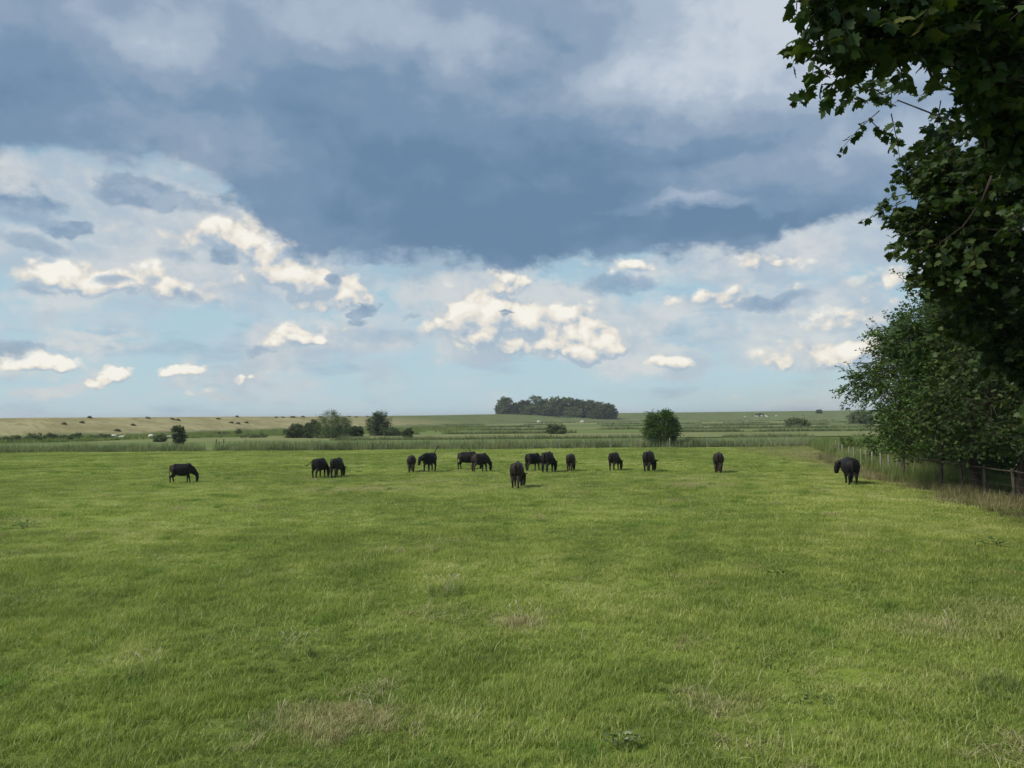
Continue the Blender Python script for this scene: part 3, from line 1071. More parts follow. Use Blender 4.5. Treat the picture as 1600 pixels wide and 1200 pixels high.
# ---------------------------------------------------------------- trees and bushes
def crown_twigs(r, center, radii, nclump, ntwig, tw_len, lump=.22, inner=.35, low_cut=-1.0):
    """clump centres through an uneven ellipsoid; twigs spray out of each"""
    center = np.asarray(center, float)
    radii = np.asarray(radii, float)
    d = unit(r.normal(size=(nclump * 3, 3)))
    d = d[d[:, 2] > low_cut][:nclump]
    k = len(d)
    ph = r.random(6) * 6.28
    bumpy = 1 + lump * (np.sin(d[:, 0] * 4 + ph[0]) * np.sin(d[:, 1] * 4 + ph[1]) + .7 * np.sin(d[:, 2] * 5 + ph[2]) * np.sin(d[:, 0] * 6 + ph[3]))
    rad = np.where(r.random(k) < inner, r.uniform(.35, .8, k), r.uniform(.8, 1.0, k)) * bumpy
    cl = center + d * radii * rad[:, None]
    i = np.repeat(np.arange(k), ntwig)
    td = unit(d[i] * .75 + r.normal(size=(len(i), 3)) * .75 + np.array([0, 0, .12]))
    p0 = cl[i] + r.normal(size=(len(i), 3)) * radii.mean() * .06
    L = tw_len * r.uniform(.6, 1.3, len(i))
    return cl, p0, td, L


def twig_leaves(r, p0, td, L, per, size, droop=.25, flat=.6):
    n = len(p0)
    t = (np.arange(per)[None] + r.random((n, per))) / per * .9 + .12
    i = np.repeat(np.arange(n), per)
    t = t.ravel()
    pos = p0[i] + td[i] * (L[i] * t)[:, None]
    pos[:, 2] -= droop * L[i] * t ** 2
    side = unit(np.cross(td, [0, 0, 1.0]) + 1e-4)
    sg = np.where(np.arange(len(t)) % 2 == 0, 1.0, -1.0)
    ax = unit(td[i] * .6 + side[i] * (sg * .9)[:, None] + r.normal(size=(len(t), 3)) * .35 + np.array([0, 0, -.25]))
    nor = unit(np.array([0, 0, 1.0]) * flat + r.normal(size=(len(t), 3)) * .55 + td[i] * .25)
    sz = size * r.uniform(.6, 1.15, len(t)) * np.where(t > .9, .75, 1.0)
    return pos + ax * (sz * .25)[:, None], ax, nor, sz


def twig_tubes(mb, p0, td, L, rad, droop=.25):
    for a, d, l in zip(p0, td, L):
        pts = [a + d * (l * t) - np.array([0, 0, droop * l * t * t]) for t in (0, .5, 1.0)]
        mb.tube(pts, [rad, rad * .7, rad * .35], 3, caps=False)


def limb(mb, a, b, r0, r1, r, k=7, bend=.12, n=6):
    a, b = np.asarray(a, float), np.asarray(b, float)
    l = np.linalg.norm(b - a)
    off = r.normal(size=3) * l * bend
    pts, rad = [], []
    for q in range(n + 1):
        t = q / n
        p = a + (b - a) * t + off * math.sin(PI * t) + np.array([0, 0, -.0])
        pts.append(p)
        rad.append(r0 + (r1 - r0) * t ** .8)
    mb.tube(pts, rad, k)
    return np.array(pts)


def tree(name, base, height, crown_c, crown_r, trunk_r, nclump, ntwig, per, leaf, tmpl, mat, seed, label, cat='tree', group=None, tw_len=.9, low_cut=-.75, extra=None,
         twigs=True, bare=.25, singles=0, nlimb=9, inner=.35, lump=.22, lean=(0, 0), zmin=.3):
    """trunk with limbs, crown of leaf sprays; parts trunk, crown, twigs and, on near trees, the nearest single leaves"""
    r = np.random.default_rng(seed)
    root = empty(name, base)
    tag(root, label, cat, group)
    cc = np.array(crown_c, float)
    mb = MB()
    top = np.array([cc[0] * .8 + lean[0], cc[1] * .8 + lean[1], min(height * .8, cc[2] + crown_r[2] * .45)])
    spine = limb(mb, (0, 0, -.15), top, trunk_r, trunk_r * .25, r, 9, .04, 10)
    # root flare
    mb.tube([(0, 0, -.2), (0, 0, .12), (0, 0, .45)], [trunk_r * 1.5, trunk_r * 1.25, trunk_r * 1.0], 9)
    cl, p0, td, L = crown_twigs(r, cc, crown_r, nclump, ntwig, tw_len, lump, inner, low_cut)
    ends = []
    for q in range(nlimb):
        c = cl[r.integers(len(cl))]
        k = np.clip(int(3 + 6 * r.random()), 2, 9)
        e = spine[k] + (c - spine[k]) * .85
        pts = limb(mb, spine[k], e, trunk_r * .38, trunk_r * .08, r, 6, .1, 5)
        ends.append(pts)
    allp = np.concatenate(ends + [spine[4:]])
    if extra is not None:
        ec, ep0, etd, eL = extra
        cl = np.concatenate([cl, ec])
        p0 = np.concatenate([p0, ep0])
        td = np.concatenate([td, etd])
        L = np.concatenate([L, eL])
    for c in cl:
        dd = np.linalg.norm(allp - c, axis=1)
        limb(mb, allp[dd.argmin()], c, trunk_r * .085 + .006, .008, r, 4, .1, 3)
    tr = obj('trunk', mb.mesh('trunk', M['bark']), root)
    pos, ax, nor, sz = twig_leaves(r, p0, td, L, per, leaf)
    keep = pos[:, 2] + base[2] > zmin + .28 * np.sin(pos[:, 0] * 2.3) * np.sin(pos[:, 1] * 1.9 + 1) + .2 * np.sin(pos[:, 0] * 5 + pos[:, 1] * 4)
    pos, ax, nor, sz = pos[keep], ax[keep], nor[keep], sz[keep]
    if singles:
        w = pos + np.array(base)
        cd = w - np.array([0, 0, CAM_H])
        loc = np.asarray(CAM_R.transposed()) @ cd.T
        u, v_ = loc[0] / -loc[2], loc[1] / -loc[2]
        seen = (loc[2] < 0) & (np.abs(u) < .68) & (np.abs(v_) < .51)
        score = np.where(seen, sz / np.maximum(-loc[2], .1), 0)
        best = np.argsort(-score)[:singles]
        best = best[score[best] > 0]
        lm = leaves_mesh('leaf', np.zeros((1, 3)), np.array([[1.0, 0, 0]]), np.array([[0, 0, 1.0]]), np.ones(1), tmpl, M['leaf_single'])
        for b in best:
            lo = bpy.data.objects.new('leaf', lm)
            x = ax[b]
            y = np.cross(nor[b], x)
            y /= np.linalg.norm(y)
            z = np.cross(x, y)
            mw = Matrix(((x[0], y[0], z[0], pos[b][0]), (x[1], y[1], z[1], pos[b][1]), (x[2], y[2], z[2], pos[b][2]), (0, 0, 0, 1)))
            lo.matrix_local = mw @ Matrix.Scale(sz[b], 4)
            link(lo, root)
        k = np.ones(len(pos), bool)
        k[best] = False
        pos, ax, nor, sz = pos[k], ax[k], nor[k], sz[k]
    cr = obj('crown', leaves_mesh('crown', pos, ax, nor, sz, tmpl, M[mat], r.random(len(pos))), root)
    cr['kind'] = 'stuff'
    if twigs:
        tm = MB()
        kt = p0[:, 2] + base[2] > zmin + .3
        p0, td, L = p0[kt], td[kt], L[kt]
        twig_tubes(tm, p0, td, L, .006 + leaf * .02)
        t_o = obj('twigs', tm.mesh('twigs', M['bark']), root)
        t_o['kind'] = 'stuff'
    return root


def sprays(r, base, spots, spread, ntwig, tw_len, aim):
    """extra clumps of twigs at surveyed places: (px, py, distance)"""
    b = np.array(base, float)
    c = np.array([np.array(at_dist(*s)) - b for s in spots])
    i = np.repeat(np.arange(len(c)), ntwig)
    p0 = c[i] + r.normal(size=(len(i), 3)) * spread
    td = unit(np.array(aim) + r.normal(size=(len(i), 3)) * .75)
    L = tw_len * r.uniform(.6, 1.3, len(i))
    return c, p0, td, L


ROW = 'maples in a row behind the fence'
r = np.random.default_rng(3)
# nearest maple: stands just outside the frame on the right, its boughs reach over
b1 = (8.6, 8.0, 0)
top_sp = [(1590, 10, 6.6), (1545, 25, 6.4), (1500, 10, 6.2), (1455, 35, 6.2), (1420, 15, 6.0), (1400, 70, 6.2), (1360, 60, 6.0), (1330, 72, 6.0), (1310, 0, 5.8), (1480, 66, 6.4),
          (1530, 92, 6.5), (1580, 70, 6.6), (1385, 25, 6.0), (1600, 110, 6.8), (1555, 120, 6.8), (1340, -25, 5.8), (1390, -40, 6.0), (1460, -40, 6.2), (1530, -40, 6.4), (1600, -40, 6.6),
          (1585, 165, 7.0), (1610, 200, 7.2), (1575, 215, 7.4), (1510, 50, 6.8), (1560, 50, 7.2), (1600, 60, 7.4), (1480, 40, 7.2), (1430, 50, 6.9), (1275, -22, 5.7), (1560, 190, 7.2),
          (1560, 30, 8.2), (1510, 30, 8.0), (1600, 140, 8.2), (1575, 90, 8.0)]
ex = sprays(r, b1, top_sp, .12, 13, .27, (-.35, -.1, -.25))
tree('maple_tree', b1, 11.5, (1.0, .2, 7.4), (4.0, 4.4, 4.2), .24, 90, 12, 11, .135, LEAF_MAPLE, 'maple', 21,
     'nearest maple, its dark boughs of large lobed leaves hanging into the top right corner', group=ROW, tw_len=.5, low_cut=-.5, extra=ex, singles=300, zmin=3.7)
# second maple: the ragged left edge halfway up
b2 = (13.2, 15.5, 0)
sp2 = [(1476, 244, 12.5), (1461, 262, 12.5), (1506, 252, 12.6), (1541, 255, 12.6), (1560, 240, 12.6), (1605, 235, 12.6), (1448, 275, 12.4), (1471, 300, 12.5), (1506, 290, 12.6), (1535, 290, 12.6),
       (1451, 345, 12.5), (1431, 352, 12.4), (1476, 335, 12.5), (1516, 340, 12.6), (1444, 400, 12.5), (1466, 385, 12.6), (1491, 395, 12.7), (1476, 425, 12.8), (1511, 440, 12.8), (1536, 380, 12.7), (1491, 360, 12.6), (1496, 315, 12.6),
       (1555, 340, 12.7), (1595, 300, 12.7), (1605, 370, 12.7), (1555, 420, 12.8), (1595, 450, 12.8), (1546, 470, 13), (1506, 480, 13), (1575, 270, 13), (1615, 280, 13), (1615, 215, 13.2),
       (1575, 500, 13), (1535, 520, 13.2), (1605, 540, 13), (1565, 560, 13.2), (1610, 600, 13.2), (1536, 430, 12.8), (1521, 400, 12.8), (1545, 380, 12.9), (1536, 320, 12.8)]
ex = sprays(r, b2, sp2, .20, 20, .30, (-.25, -.1, .05))
tree('maple_tree', b2, 9.0, (.6, .2, 5.6), (4.1, 4.4, 3.1), .25, 170, 13, 12, .15, LEAF_MAPLE, 'maple', 22,
     'second maple at the right edge, with ragged sprays standing out against the cloud', group=ROW, tw_len=.5, low_cut=-.8, extra=ex, singles=300, zmin=2.75)
b3 = (17.2, 22.5, 0)
tree('maple_tree', b3, 12, (.3, 0, 5.4), (3.9, 4.2, 3.6), .24, 190, 14, 12, .17, LEAF_OAK, 'maple', 23,
     'third maple from the camera, dense dark crown low over the fence rail', group=ROW, tw_len=1.0, low_cut=-.9, zmin=2.2)
b4 = tuple(spot(1592, 781))
tree('maple_tree', b4, 11, (.2, .3, 5.9), (4.4, 3.6, 4.3), .23, 200, 13, 12, .17, LEAF_OAK, 'maple_far', 24,
     'maple with its trunk at the right edge of the photo behind the fence post', group=ROW, tw_len=1.0, low_cut=-.9, zmin=1.65)
b5 = tuple(spot(1527, 773))
tree('maple_tree', b5, 10, (-.8, .4, 5.3), (3.7, 3.5, 3.7), .25, 190, 13, 12, .17, LEAF_OAK, 'maple_far', 25,
     'maple whose thick trunk stands clear between two dark fence posts', group=ROW, tw_len=.9, low_cut=-.95, zmin=1.6)
b6 = (22.6, 40.0, 0)
sp6 = [(1419, 575, 38), (1434, 540, 38), (1469, 500, 38), (1474, 470, 39), (1494, 460, 39), (1424, 610, 38), (1439, 650, 38), (1454, 690, 38), (1474, 700, 38), (1514, 700, 38), (1444, 600, 38), (1464, 560, 38), (1484, 520, 38), (1554, 710, 37), (1459, 640, 37.5)]
ex = sprays(r, b6, sp6, .5, 18, .7, (-.35, -.2, .1))
tree('maple_tree', b6, 9.5, (-.1, .3, 5.1), (3.2, 3.6, 4.0), .2, 190, 13, 12, .16, LEAF_OAK, 'maple_far', 26,
     'farthest maple of the row, olive green, its crown overhanging the pale fence posts', group=ROW, tw_len=.9, low_cut=-.95, extra=ex, zmin=1.6)


def bush(name, base, radii, mat, seed, label, nclump=40, ntwig=7, per=8, leaf=.3, tmpl=LEAF_QUAD, tw=None, cat='bush', group=None, czf=.75, lump=.25, low=-.95, ex=None):
    """many-stemmed bush: stems fan out of the foot, leaves on sprays"""
    r = np.random.default_rng(seed)
    root = empty(name, base)
    tag(root, label, cat, group)
    radii = np.array(radii, float)
    cc = np.array([0, 0, radii[2] * czf])
    cl, p0, td, L = crown_twigs(r, cc, radii, int(nclump * 1.35), int(ntwig * 1.4), tw or radii.mean() * .3, lump, .3, low)
    if ex is not None:
        p0 = np.concatenate([p0, ex[0]])
        td = np.concatenate([td, ex[1]])
        L = np.concatenate([L, ex[2]])
    mb = MB()
    for c in cl[::4]:
        limb(mb, (r.normal() * .1 * radii[0], r.normal() * .1 * radii[1], -.2), c, .02 + .022 * radii.mean(), .012, r, 5, .08, 4)
    obj('stems', mb.mesh('stems', M['bark']), root)['kind'] = 'stuff'
    pos, ax, nor, sz = twig_leaves(r, p0, td, L, per, leaf * 1.12, .1, .4)
    keep = pos[:, 2] > -.1
    pos, ax, nor, sz = pos[keep], ax[keep], nor[keep], sz[keep]
    o = obj('crown', leaves_mesh('crown', pos, ax, nor, sz, tmpl, M[mat], r.random(len(pos))), root)
    o['kind'] = 'stuff'
    return root


def gp(px, py):
    p = spot(px, py, -.2)
    return (p.x, p.y, -.2)


def spikes(r, n, rx, z0, z1, L):
    """upright shoots that stand out of the top"""
    p0 = np.stack([r.normal(0, rx, n), r.normal(0, rx, n), r.uniform(z0, z1, n)], 1)
    return p0, unit(np.stack([r.normal(0, .2, n), r.normal(0, .2, n), np.ones(n)], 1)), L * r.uniform(.6, 1.3, n)


# single bushes between the pasture and the dike
r = np.random.default_rng(8)
bush('bush', (spot(1041, 699).x, 86.0, -.3), (1.72, 1.7, 2.25), 'maple_far', 31, 'round dark bush standing alone in the reed belt at the pasture edge', 150, 9, 9, .17, tmpl=LEAF_OAK, tw=.6,
     ex=spikes(r, 30, .8, 3.5, 3.9, .7), czf=.9, lump=.10)
D = 128.0
s = D / FPX
bush('bush', gp(463, 684.5), (2.1, 1.9, 1.25), 'darkbush', 32, 'low dark bush at the left end of the bush group before the dike', 60, 8, 8, .26, tw=.6)
bush('willow_bush', gp(519, 685), (3.0, 2.8, 2.7), 'willow', 33, 'largest grey-green willow bush in the middle of the group before the dike', 130, 8, 9, .24, LEAF_LONG, tw=.9, czf=.72, lump=.2)
bush('willow_bush', gp(487, 684.8), (1.5, 1.5, 1.75), 'darkbush', 34, 'narrow dark bush squeezed between the low bush and the large willow', 40, 8, 8, .24, tw=.5, ex=spikes(r, 10, .5, 2.2, 2.5, .8))
bush('bush', gp(556, 682.5), (1.3, 1.2, .95), 'darkbush', 35, 'low dark bush just right of the large willow bush', 50, 8, 8, .25, tw=.5)
bush('tree_bush', gp(594, 681), (2.1, 1.9, 2.4), 'darkbush', 36, 'ragged dark thorn tree with upright shoots right of the willow group', 100, 7, 8, .24, tw=.7, ex=spikes(r, 70, .75, 3.2, 4.3, 1.1), cat='tree')
bush('bush', gp(612, 681.5), (2.0, 1.5, .9), 'willow', 37, 'low grey-green scrub at the right foot of the ragged thorn tree', 40, 7, 8, .25, tw=.5)
bush('bush', gp(637, 684), (.85, .8, .95), 'darkbush', 38, 'small dark bush standing by itself right of the thorn tree', 30, 7, 8, .2, tw=.35)
bush('small_tree', gp(279, 695), (.78, .75, 1.3), 'darkbush', 39, 'slim young dark green tree by the left reed belt', 36, 8, 8, .2, tw=.4, ex=spikes(r, 16, .2, 2.0, 2.4, .6), cat='tree', czf=.95)
bush('bush', gp(250, 691), (.85, .8, .75), 'willow', 40, 'small round grey-green bush left of the slim young tree', 26, 7, 8, .2, tw=.35)
bush('bush', gp(869, 678.5), (1.7, 1.4, 1.25), 'willow', 41, 'olive bush in the meadow below the wood', 36, 7, 8, .28, tw=.6)
bush('bush', gp(1247, 668), (2.6, 1.8, 1.3), 'scrub', 42, 'pale olive bush on a meadow ditch toward the right', 50, 7, 8, .45, tw=1.0)
bush('bush', gp(1345, 663), (3.6, 3.0, 2.4), 'scrub', 43, 'grey-green bush far back beside the farthest maple', 60, 7, 8, .45, tw=1.1)
p = on_dike(1280, 646)
bush('bush', (p.x, p.y, p.z - .2), (2.2, 2.0, 1.8), 'darkbush', 44, 'single dark round bush on the crest of the right dike', 40, 7, 8, .5, tw=.8)
q = spot(1331, 716)
bush('bramble_bush', (q.x + .3, q.y, -.05), (1.35, 1.5, .85), 'bramble', 45, 'bright green bramble bush behind the bull, at the fence corner', 60, 8, 9, .13, LEAF_OAK, tw=.4)
for k, (px, py, w, h) in enumerate([(20, 691, 1.8, .6), (52, 690, 1.6, .9), (78, 689.5, 1.2, .85), (100, 688.5, 1.2, .55), (118, 687, .9, .7), (160, 686, 2.2, .5), (372, 680, .8, .8), (400, 684, 3.0, .5), (345, 681, 2.4, .45)]):
    lab = ['spreading dark shrub at the dike foot, at the left edge', 'dark shrub at the dike foot, tallest of the left shrubs', 'rounded shrub right of the tallest one at the dike foot',
           'low shrub at the dike foot beside the rounded one', 'small upright shrub at the dike foot toward the far left', 'long low shrub at the dike foot left of the white sheep',
           'lone small shrub at the dike foot above the pasture gap', 'flat dark shrub patch left of the low dark bush', 'flat shrub patch at the dike foot above the gap'][k]
    bush('shrub', gp(px, py), (w * .85, w * .7, h * .8), 'scrub', 60 + k, lab, 24, 6, 8, .24, tw=.4, cat='shrub', group='shrubs along the dike foot')
TUSS = [(208, 665, .7), (100, 663, .5), (183, 673.5, 1.0), (128, 661, .6), (269, 655.5, 1.0), (278, 657, .8), (340, 655, .7), (361, 661, .9), (372, 662.5, .9), (385, 661, .7), (431, 652.6, 1.0), (455, 652.3, .9), (459, 652.2, .8), (501, 651.5, 1.1), (442, 652.4, .8), (473, 652, 1.3),
        (546, 651.5, .9), (231, 651.7, .7), (140, 653, .6), (370, 651.6, .6), (556, 652, 1.5), (574, 651.5, 1.2), (583, 660, .7)]
TLAB = ['dark tussock high on the straw slope, above the lone white sheep', 'pale brown tussock on the straw slope toward the left edge', 'dark tussock low on the straw slope, above the white sheep', 'small tussock on the straw slope right of the pale brown one',
        'darkest tussock just under the dike crest, above the slim young tree', 'small tussock close to the right of the darkest one under the crest', 'small tussock under the crest above the right stakes', 'flat tussock on the straw slope above the pasture gap, upper one',
        'flat tussock on the straw slope above the pasture gap, lower right one', 'small tussock just right of the flat pair on the straw slope', 'tussock on the dike crest, leftmost of the row above the low dark bush', 'tussock on the dike crest, fourth of the row above the low dark bush',
        'tussock on the dike crest, fifth of the row above the low dark bush', 'tussock on the dike crest touching the skyline left of the large willow', 'tussock on the dike crest, second of the row above the low dark bush', 'long low tussock on the crest just left of the large willow top',
        'tussock on the dike crest just right of the large willow top', 'paired small tussocks on the crest above the round bush', 'tiny tussock on the skyline far left', 'tiny tussock on the skyline above the pasture gap', 'long flat tussock on the crest between willow and thorn tree',
        'tussock on the crest just left of the ragged thorn tree', 'tussock on the straw slope behind the ragged thorn tree']
for k, (px, py, w) in enumerate(TUSS):
    p = on_dike(px, py)
    if p is None:
        p = on_dike(px, py + 2.0)
    if p is None:
        continue
    o = bush('tussock', (p.x, p.y, p.z - .08), (w * .48, w * .38, .13 + .05 * w), 'tussock', 80 + k, TLAB[k], 12, 6, 7, .22, tw=.25, cat='tussock', group='dark tussocks on the dike')

# the wood in front of the far dike
WOOD = [(792, 656, 25, 36, 'wood', 'tallest open-crowned tree at the left end of the far wood'), (788, 657, 15, 15, 'wood', 'small rounded tree under the left end of the far wood'), (815, 657, 26, 31, 'darkbush', 'dark rounded tree second from the left in the far wood'),
        (836, 656.5, 26, 36, 'wood', 'broad tree left of the middle of the far wood'), (858, 656.5, 28, 33, 'wood', 'broad grey-green tree in the middle of the far wood'), (872, 657, 14, 14, 'willow', 'low pale tree at the front edge of the far wood'),
        (884, 656, 26, 36, 'wood', 'tree with the highest crown right of the middle of the far wood'), (905, 656, 24, 31, 'darkbush', 'dark tree right of the highest crown in the far wood'), (922, 655.5, 24, 30, 'wood', 'rounded tree third from the right in the far wood'),
        (938, 655.5, 22, 27, 'wood', 'low rounded tree second from the right in the far wood'), (950, 655, 18, 24, 'darkbush', 'smallest dark tree at the right end of the far wood'), (825, 656, 20, 22, 'wood', 'shorter tree in the front row at the left of the far wood'),
        (895, 656.5, 20, 20, 'wood', 'shorter tree in the front row right of the pale one in the far wood'), (868, 654, 22, 35, 'wood', 'tree behind the middle of the far wood, only its top seen'), (848, 657, 18, 20, 'darkbush', 'short dark tree in the front row in the middle of the far wood'),
        (932, 656, 16, 17, 'darkbush', 'short dark tree in the front row at the right of the far wood')]
for k, (px, py, w, h, mt, lab) in enumerate(WOOD):
    dist = 560.0 + (hash(k * 7919) % 18) - (8 if h < 25 else 0)
    e = at_dist(px, py, dist)
    s = dist / FPX
    ww, hh = w * s * .62, h * s
    tree('wood_tree', (e.x, dist, -.3), hh, (0, 0, hh * .56), (ww, ww, hh * .46), .35, 90, 10, 9, 1.25, LEAF_QUAD, mt, 240 + k, lab, group='trees of the far wood', tw_len=2.0, low_cut=-.98, twigs=False, nlimb=5, lump=.10)
o = bush('bush', (at_dist(875, 656, 545).x, 545, -.3), (8, 4, 2.0), 'willow', 150, 'low pale scrub in front of the far wood', 40, 6, 8, .9, tw=1.2)
# dark growth behind the fence, under the maples
for k, (px, py, w, h, lab) in enumerate([(1420, 735, 2.0, 1.3, 'dark undergrowth bush behind the thick fence post'), (1500, 742, 2.6, 1.5, 'dark undergrowth bush behind the first bare trunk'),
                                         (1570, 752, 2.6, 1.5, 'dark undergrowth bush between the two bare trunks'), (1640, 760, 3.0, 1.7, 'dark undergrowth bush at the right edge behind the trunks')]):
    p = spot(px, py)
    bush('bush', (p.x, p.y, -.1), (w, w * .8, h), 'maple_far', 160 + k, lab, 46, 7, 8, .2, LEAF_OAK, tw=.6, group='undergrowth behind the fence')


# ---------------------------------------------------------------- cattle
def coat(name, c1, c2):
    m, g = material(name)
    p = g.n('ShaderNodeTexCoord').outputs['Object']
    a = g.noise(p, 3.0, 4.0, 0.6)
    b = g.noise(g.v('MULTIPLY', p, (1, 1, .35)), 38.0, 3.0, 0.6)
    col = g.mix(g.ss(a, .38, .66), c1, c2)
    pr = g.n('ShaderNodeBsdfPrincipled')
    g.link(col, pr.inputs['Base Color'])
    pr.inputs['Roughness'].default_value = .6
    pr.inputs['Specular IOR Level'].default_value = .14
    g.nt.links.new(bump(g, b, .35, .01), pr.inputs['Normal'])
    finish(g, pr.outputs[0])
    return m


M['coat'] = coat('black_coat', (.009, .0075, .007), (.019, .015, .013))
M['coat_brown'] = coat('brown_black_coat', (.013, .010, .008), (.042, .029, .023))
M['coat_bull'] = coat('bull_coat', (.006, .006, .007), (.011, .010, .011))
M['wool'] = coat('white_wool', (.58, .55, .48), (.70, .68, .62))


def remesh(name, mb, voxel, mat, it=4):
    me = mb.mesh(name, mat)
    o = bpy.data.objects.new(name, me)
    C.objects.link(o)
    md = o.modifiers.new('r', 'REMESH')
    md.mode = 'VOXEL'
    md.voxel_size = voxel
    sm = o.modifiers.new('s', 'SMOOTH')
    sm.factor = .5
    sm.iterations = it
    dg = bpy.context.evaluated_depsgraph_get()
    new = bpy.data.meshes.new_from_object(o.evaluated_get(dg))
    bpy.data.objects.remove(o)
    bpy.data.meshes.remove(me)
    new.name = name
    new.polygons.foreach_set('use_smooth', np.ones(len(new.polygons), bool))
    if not new.materials:
        new.materials.append(mat)
    return new


def cow_mesh(head='graze', yaw=0.0, tail='down', step=0.0, mat='coat', bulk=1.0, seed=0):
    """facing +X; head 'graze' or 'up' or 'level', yaw turns the neck (left positive); step staggers the legs"""
    r = np.random.default_rng(seed)
    mb = MB()
    prof = [(-.84, 1.03, .05, .06), (-.81, 1.02, .15, .14), (-.73, .985, .26, .24), (-.58, .945, .325, .30), (-.38, .90, .37, .32), (-.12, .862, .40, .35), (.14, .855, .40, .345), (.36, .875, .385, .30), (.52, .90, .355, .25),
            (.66, .92, .30, .20), (.78, .92, .19, .13)]
    b = bulk
    mb.tube([(x, 0, z) for x, z, _, _ in prof], [w * b for _, _, _, w in prof], 20, [h * (1 + (b - 1) * .6) for _, _, h, _ in prof])
    # hip bones and shoulder blades
    for sgn in (1, -1):
        mb.ball((-.55, .17 * sgn * b, 1.10), (.16, .09, .13))
        mb.ball((.46, .165 * sgn * b, .95), (.15, .09, .27))
        mb.ball((-.60, .165 * sgn * b, .84), (.20, .115, .27))
    if b < 1.1:
        mb.ball((.50, 0, 1.20), (.20, .085, .09))
    # neck and head
    cy, sy = math.cos(yaw), math.sin(yaw)

    def turned(x, z, f):
        dx = x - .62
        return (.62 + dx * math.cos(yaw * f), dx * math.sin(yaw * f), z)
    if head == 'graze':
        nk = [turned(.46, .98, 0), turned(.78, .84, .5), turned(.97, .68, .85), turned(1.07, .56, 1.0)]
        hd = [turned(1.03, .66, 1), turned(1.13, .53, 1), turned(1.155, .36, 1), turned(1.14, .16, 1), turned(1.12, .045, 1)]
        ear_p, ear_dz = turned(1.04, .62, 1), .03
    elif head == 'hang':
        nk = [turned(.46, 1.00, 0), turned(.76, .98, .5), turned(.95, .94, .9), turned(1.04, .90, 1)]
        hd = [turned(.98, 1.00, 1), turned(1.09, .94, 1), turned(1.16, .78, 1), turned(1.19, .60, 1), turned(1.195, .48, 1)]
        ear_p, ear_dz = turned(1.00, 1.01, 1), .0
    else:
        nk = [turned(.46, 1.02, 0), turned(.78, 1.12, .5), turned(.98, 1.24, .9), turned(1.06, 1.30, 1)]
        hd = [turned(1.00, 1.34, 1), turned(1.14, 1.28, 1), turned(1.30, 1.14, 1), turned(1.40, 1.00, 1), turned(1.42, .96, 1)]
        ear_p, ear_dz = turned(1.02, 1.36, 1), .03
    fat = 1 + (b - 1) * .7
    mb.tube(nk, [.20 * fat, .165 * fat, .135 * fat, .11 * fat], 14, [.285 * fat, .26 * fat, .20 * fat, .15 * fat])
    hb = 1.18 if b > 1.1 else 1.0
    mb.tube(hd, [q * hb for q in (.115, .135, .108, .100, .07)], 14, [q * hb for q in (.13, .15, .125, .105, .07)])
    fx, fy = math.cos(yaw), math.sin(yaw)
    for sgn in (1, -1):
        e0 = Vector(ear_p) + Vector((-fy, fx, 0)) * (.085 * sgn)
        e1 = e0 + Vector((-fy, fx, 0)) * (.13 * sgn) + Vector((-.02, 0, ear_dz))
        e2 = e0 + Vector((-fy, fx, 0)) * (.24 * sgn) + Vector((-.03, 0, ear_dz * .4))
        mb.tube([e0, e1, e2], [.035, .068, .026], 8, [.030, .040, .022])
    # legs: hind with stifle forward and hock backward, fore nearly straight
    s = [step, -step * .8, -step * .7, step]
    for k, (sgn, hind) in enumerate(((1, 1), (-1, 1), (1, 0), (-1, 0))):
        d = s[k]
        if hind:
            p = [(-.62, .15 * sgn, .95), (-.54 + d * .3, .165 * sgn, .70), (-.66 + d * .5, .155 * sgn, .52), (-.78 + d * .75, .15 * sgn, .40), (-.755 + d * .95, .145 * sgn, .22), (-.735 + d, .145 * sgn, .10), (-.70 + d * 1.02, .145 * sgn, .045), (-.69 + d * 1.02, .145 * sgn, .0)]
            mb.tube(p, [.15 * b, .125 * b, .098, .072, .054, .055, .060, .064], 10, [.19 * b, .16 * b, .118, .080, .056, .056, .064, .066])
        else:
            p = [(.46, .15 * sgn, .92), (.47 + d * .2, .16 * sgn, .70), (.45 + d * .4, .15 * sgn, .53), (.48 + d * .7, .145 * sgn, .36), (.48 + d * .9, .14 * sgn, .20), (.48 + d, .14 * sgn, .10), (.51 + d, .14 * sgn, .045), (.52 + d, .14 * sgn, .0)]
            mb.tube(p, [.10 * b, .095 * b, .082, .066, .053, .054, .060, .064], 10, [.16 * b, .13 * b, .097, .070, .053, .054, .062, .066])
    if tail == 'down':
        tp = [(-.80, 0, 1.17), (-.88, .0, 1.08), (-.915, .01, .85), (-.905, .015, .62), (-.895, .02, .48), (-.89, .02, .34)]
        tr_ = [.045, .036, .030, .029, .048, .030]
    elif tail == 'left':
        tp = [(-.80, 0, 1.17), (-.90, .06, 1.14), (-.98, .20, 1.02), (-1.02, .34, .90), (-1.03, .44, .84), (-1.03, .52, .82)]
        tr_ = [.045, .038, .032, .032, .048, .028]
    else:
        tp = [(-.80, 0, 1.17), (-.90, .02, 1.26), (-.97, .08, 1.42), (-1.01, .16, 1.56), (-1.02, .21, 1.64), (-1.02, .26, 1.70)]
        tr_ = [.045, .038, .032, .030, .044, .028]
    mb.tube(tp, tr_, 8)
    # udder or sheath line under the flank
    mb.ball((-.40, 0, .60), (.14, .09, .09))
    mb.v = [(x * .80, y, z) for x, y, z in mb.v]
    return remesh('cow', mb, .026, M[mat], 3)


HERD = 'black cattle grazing on the pasture'
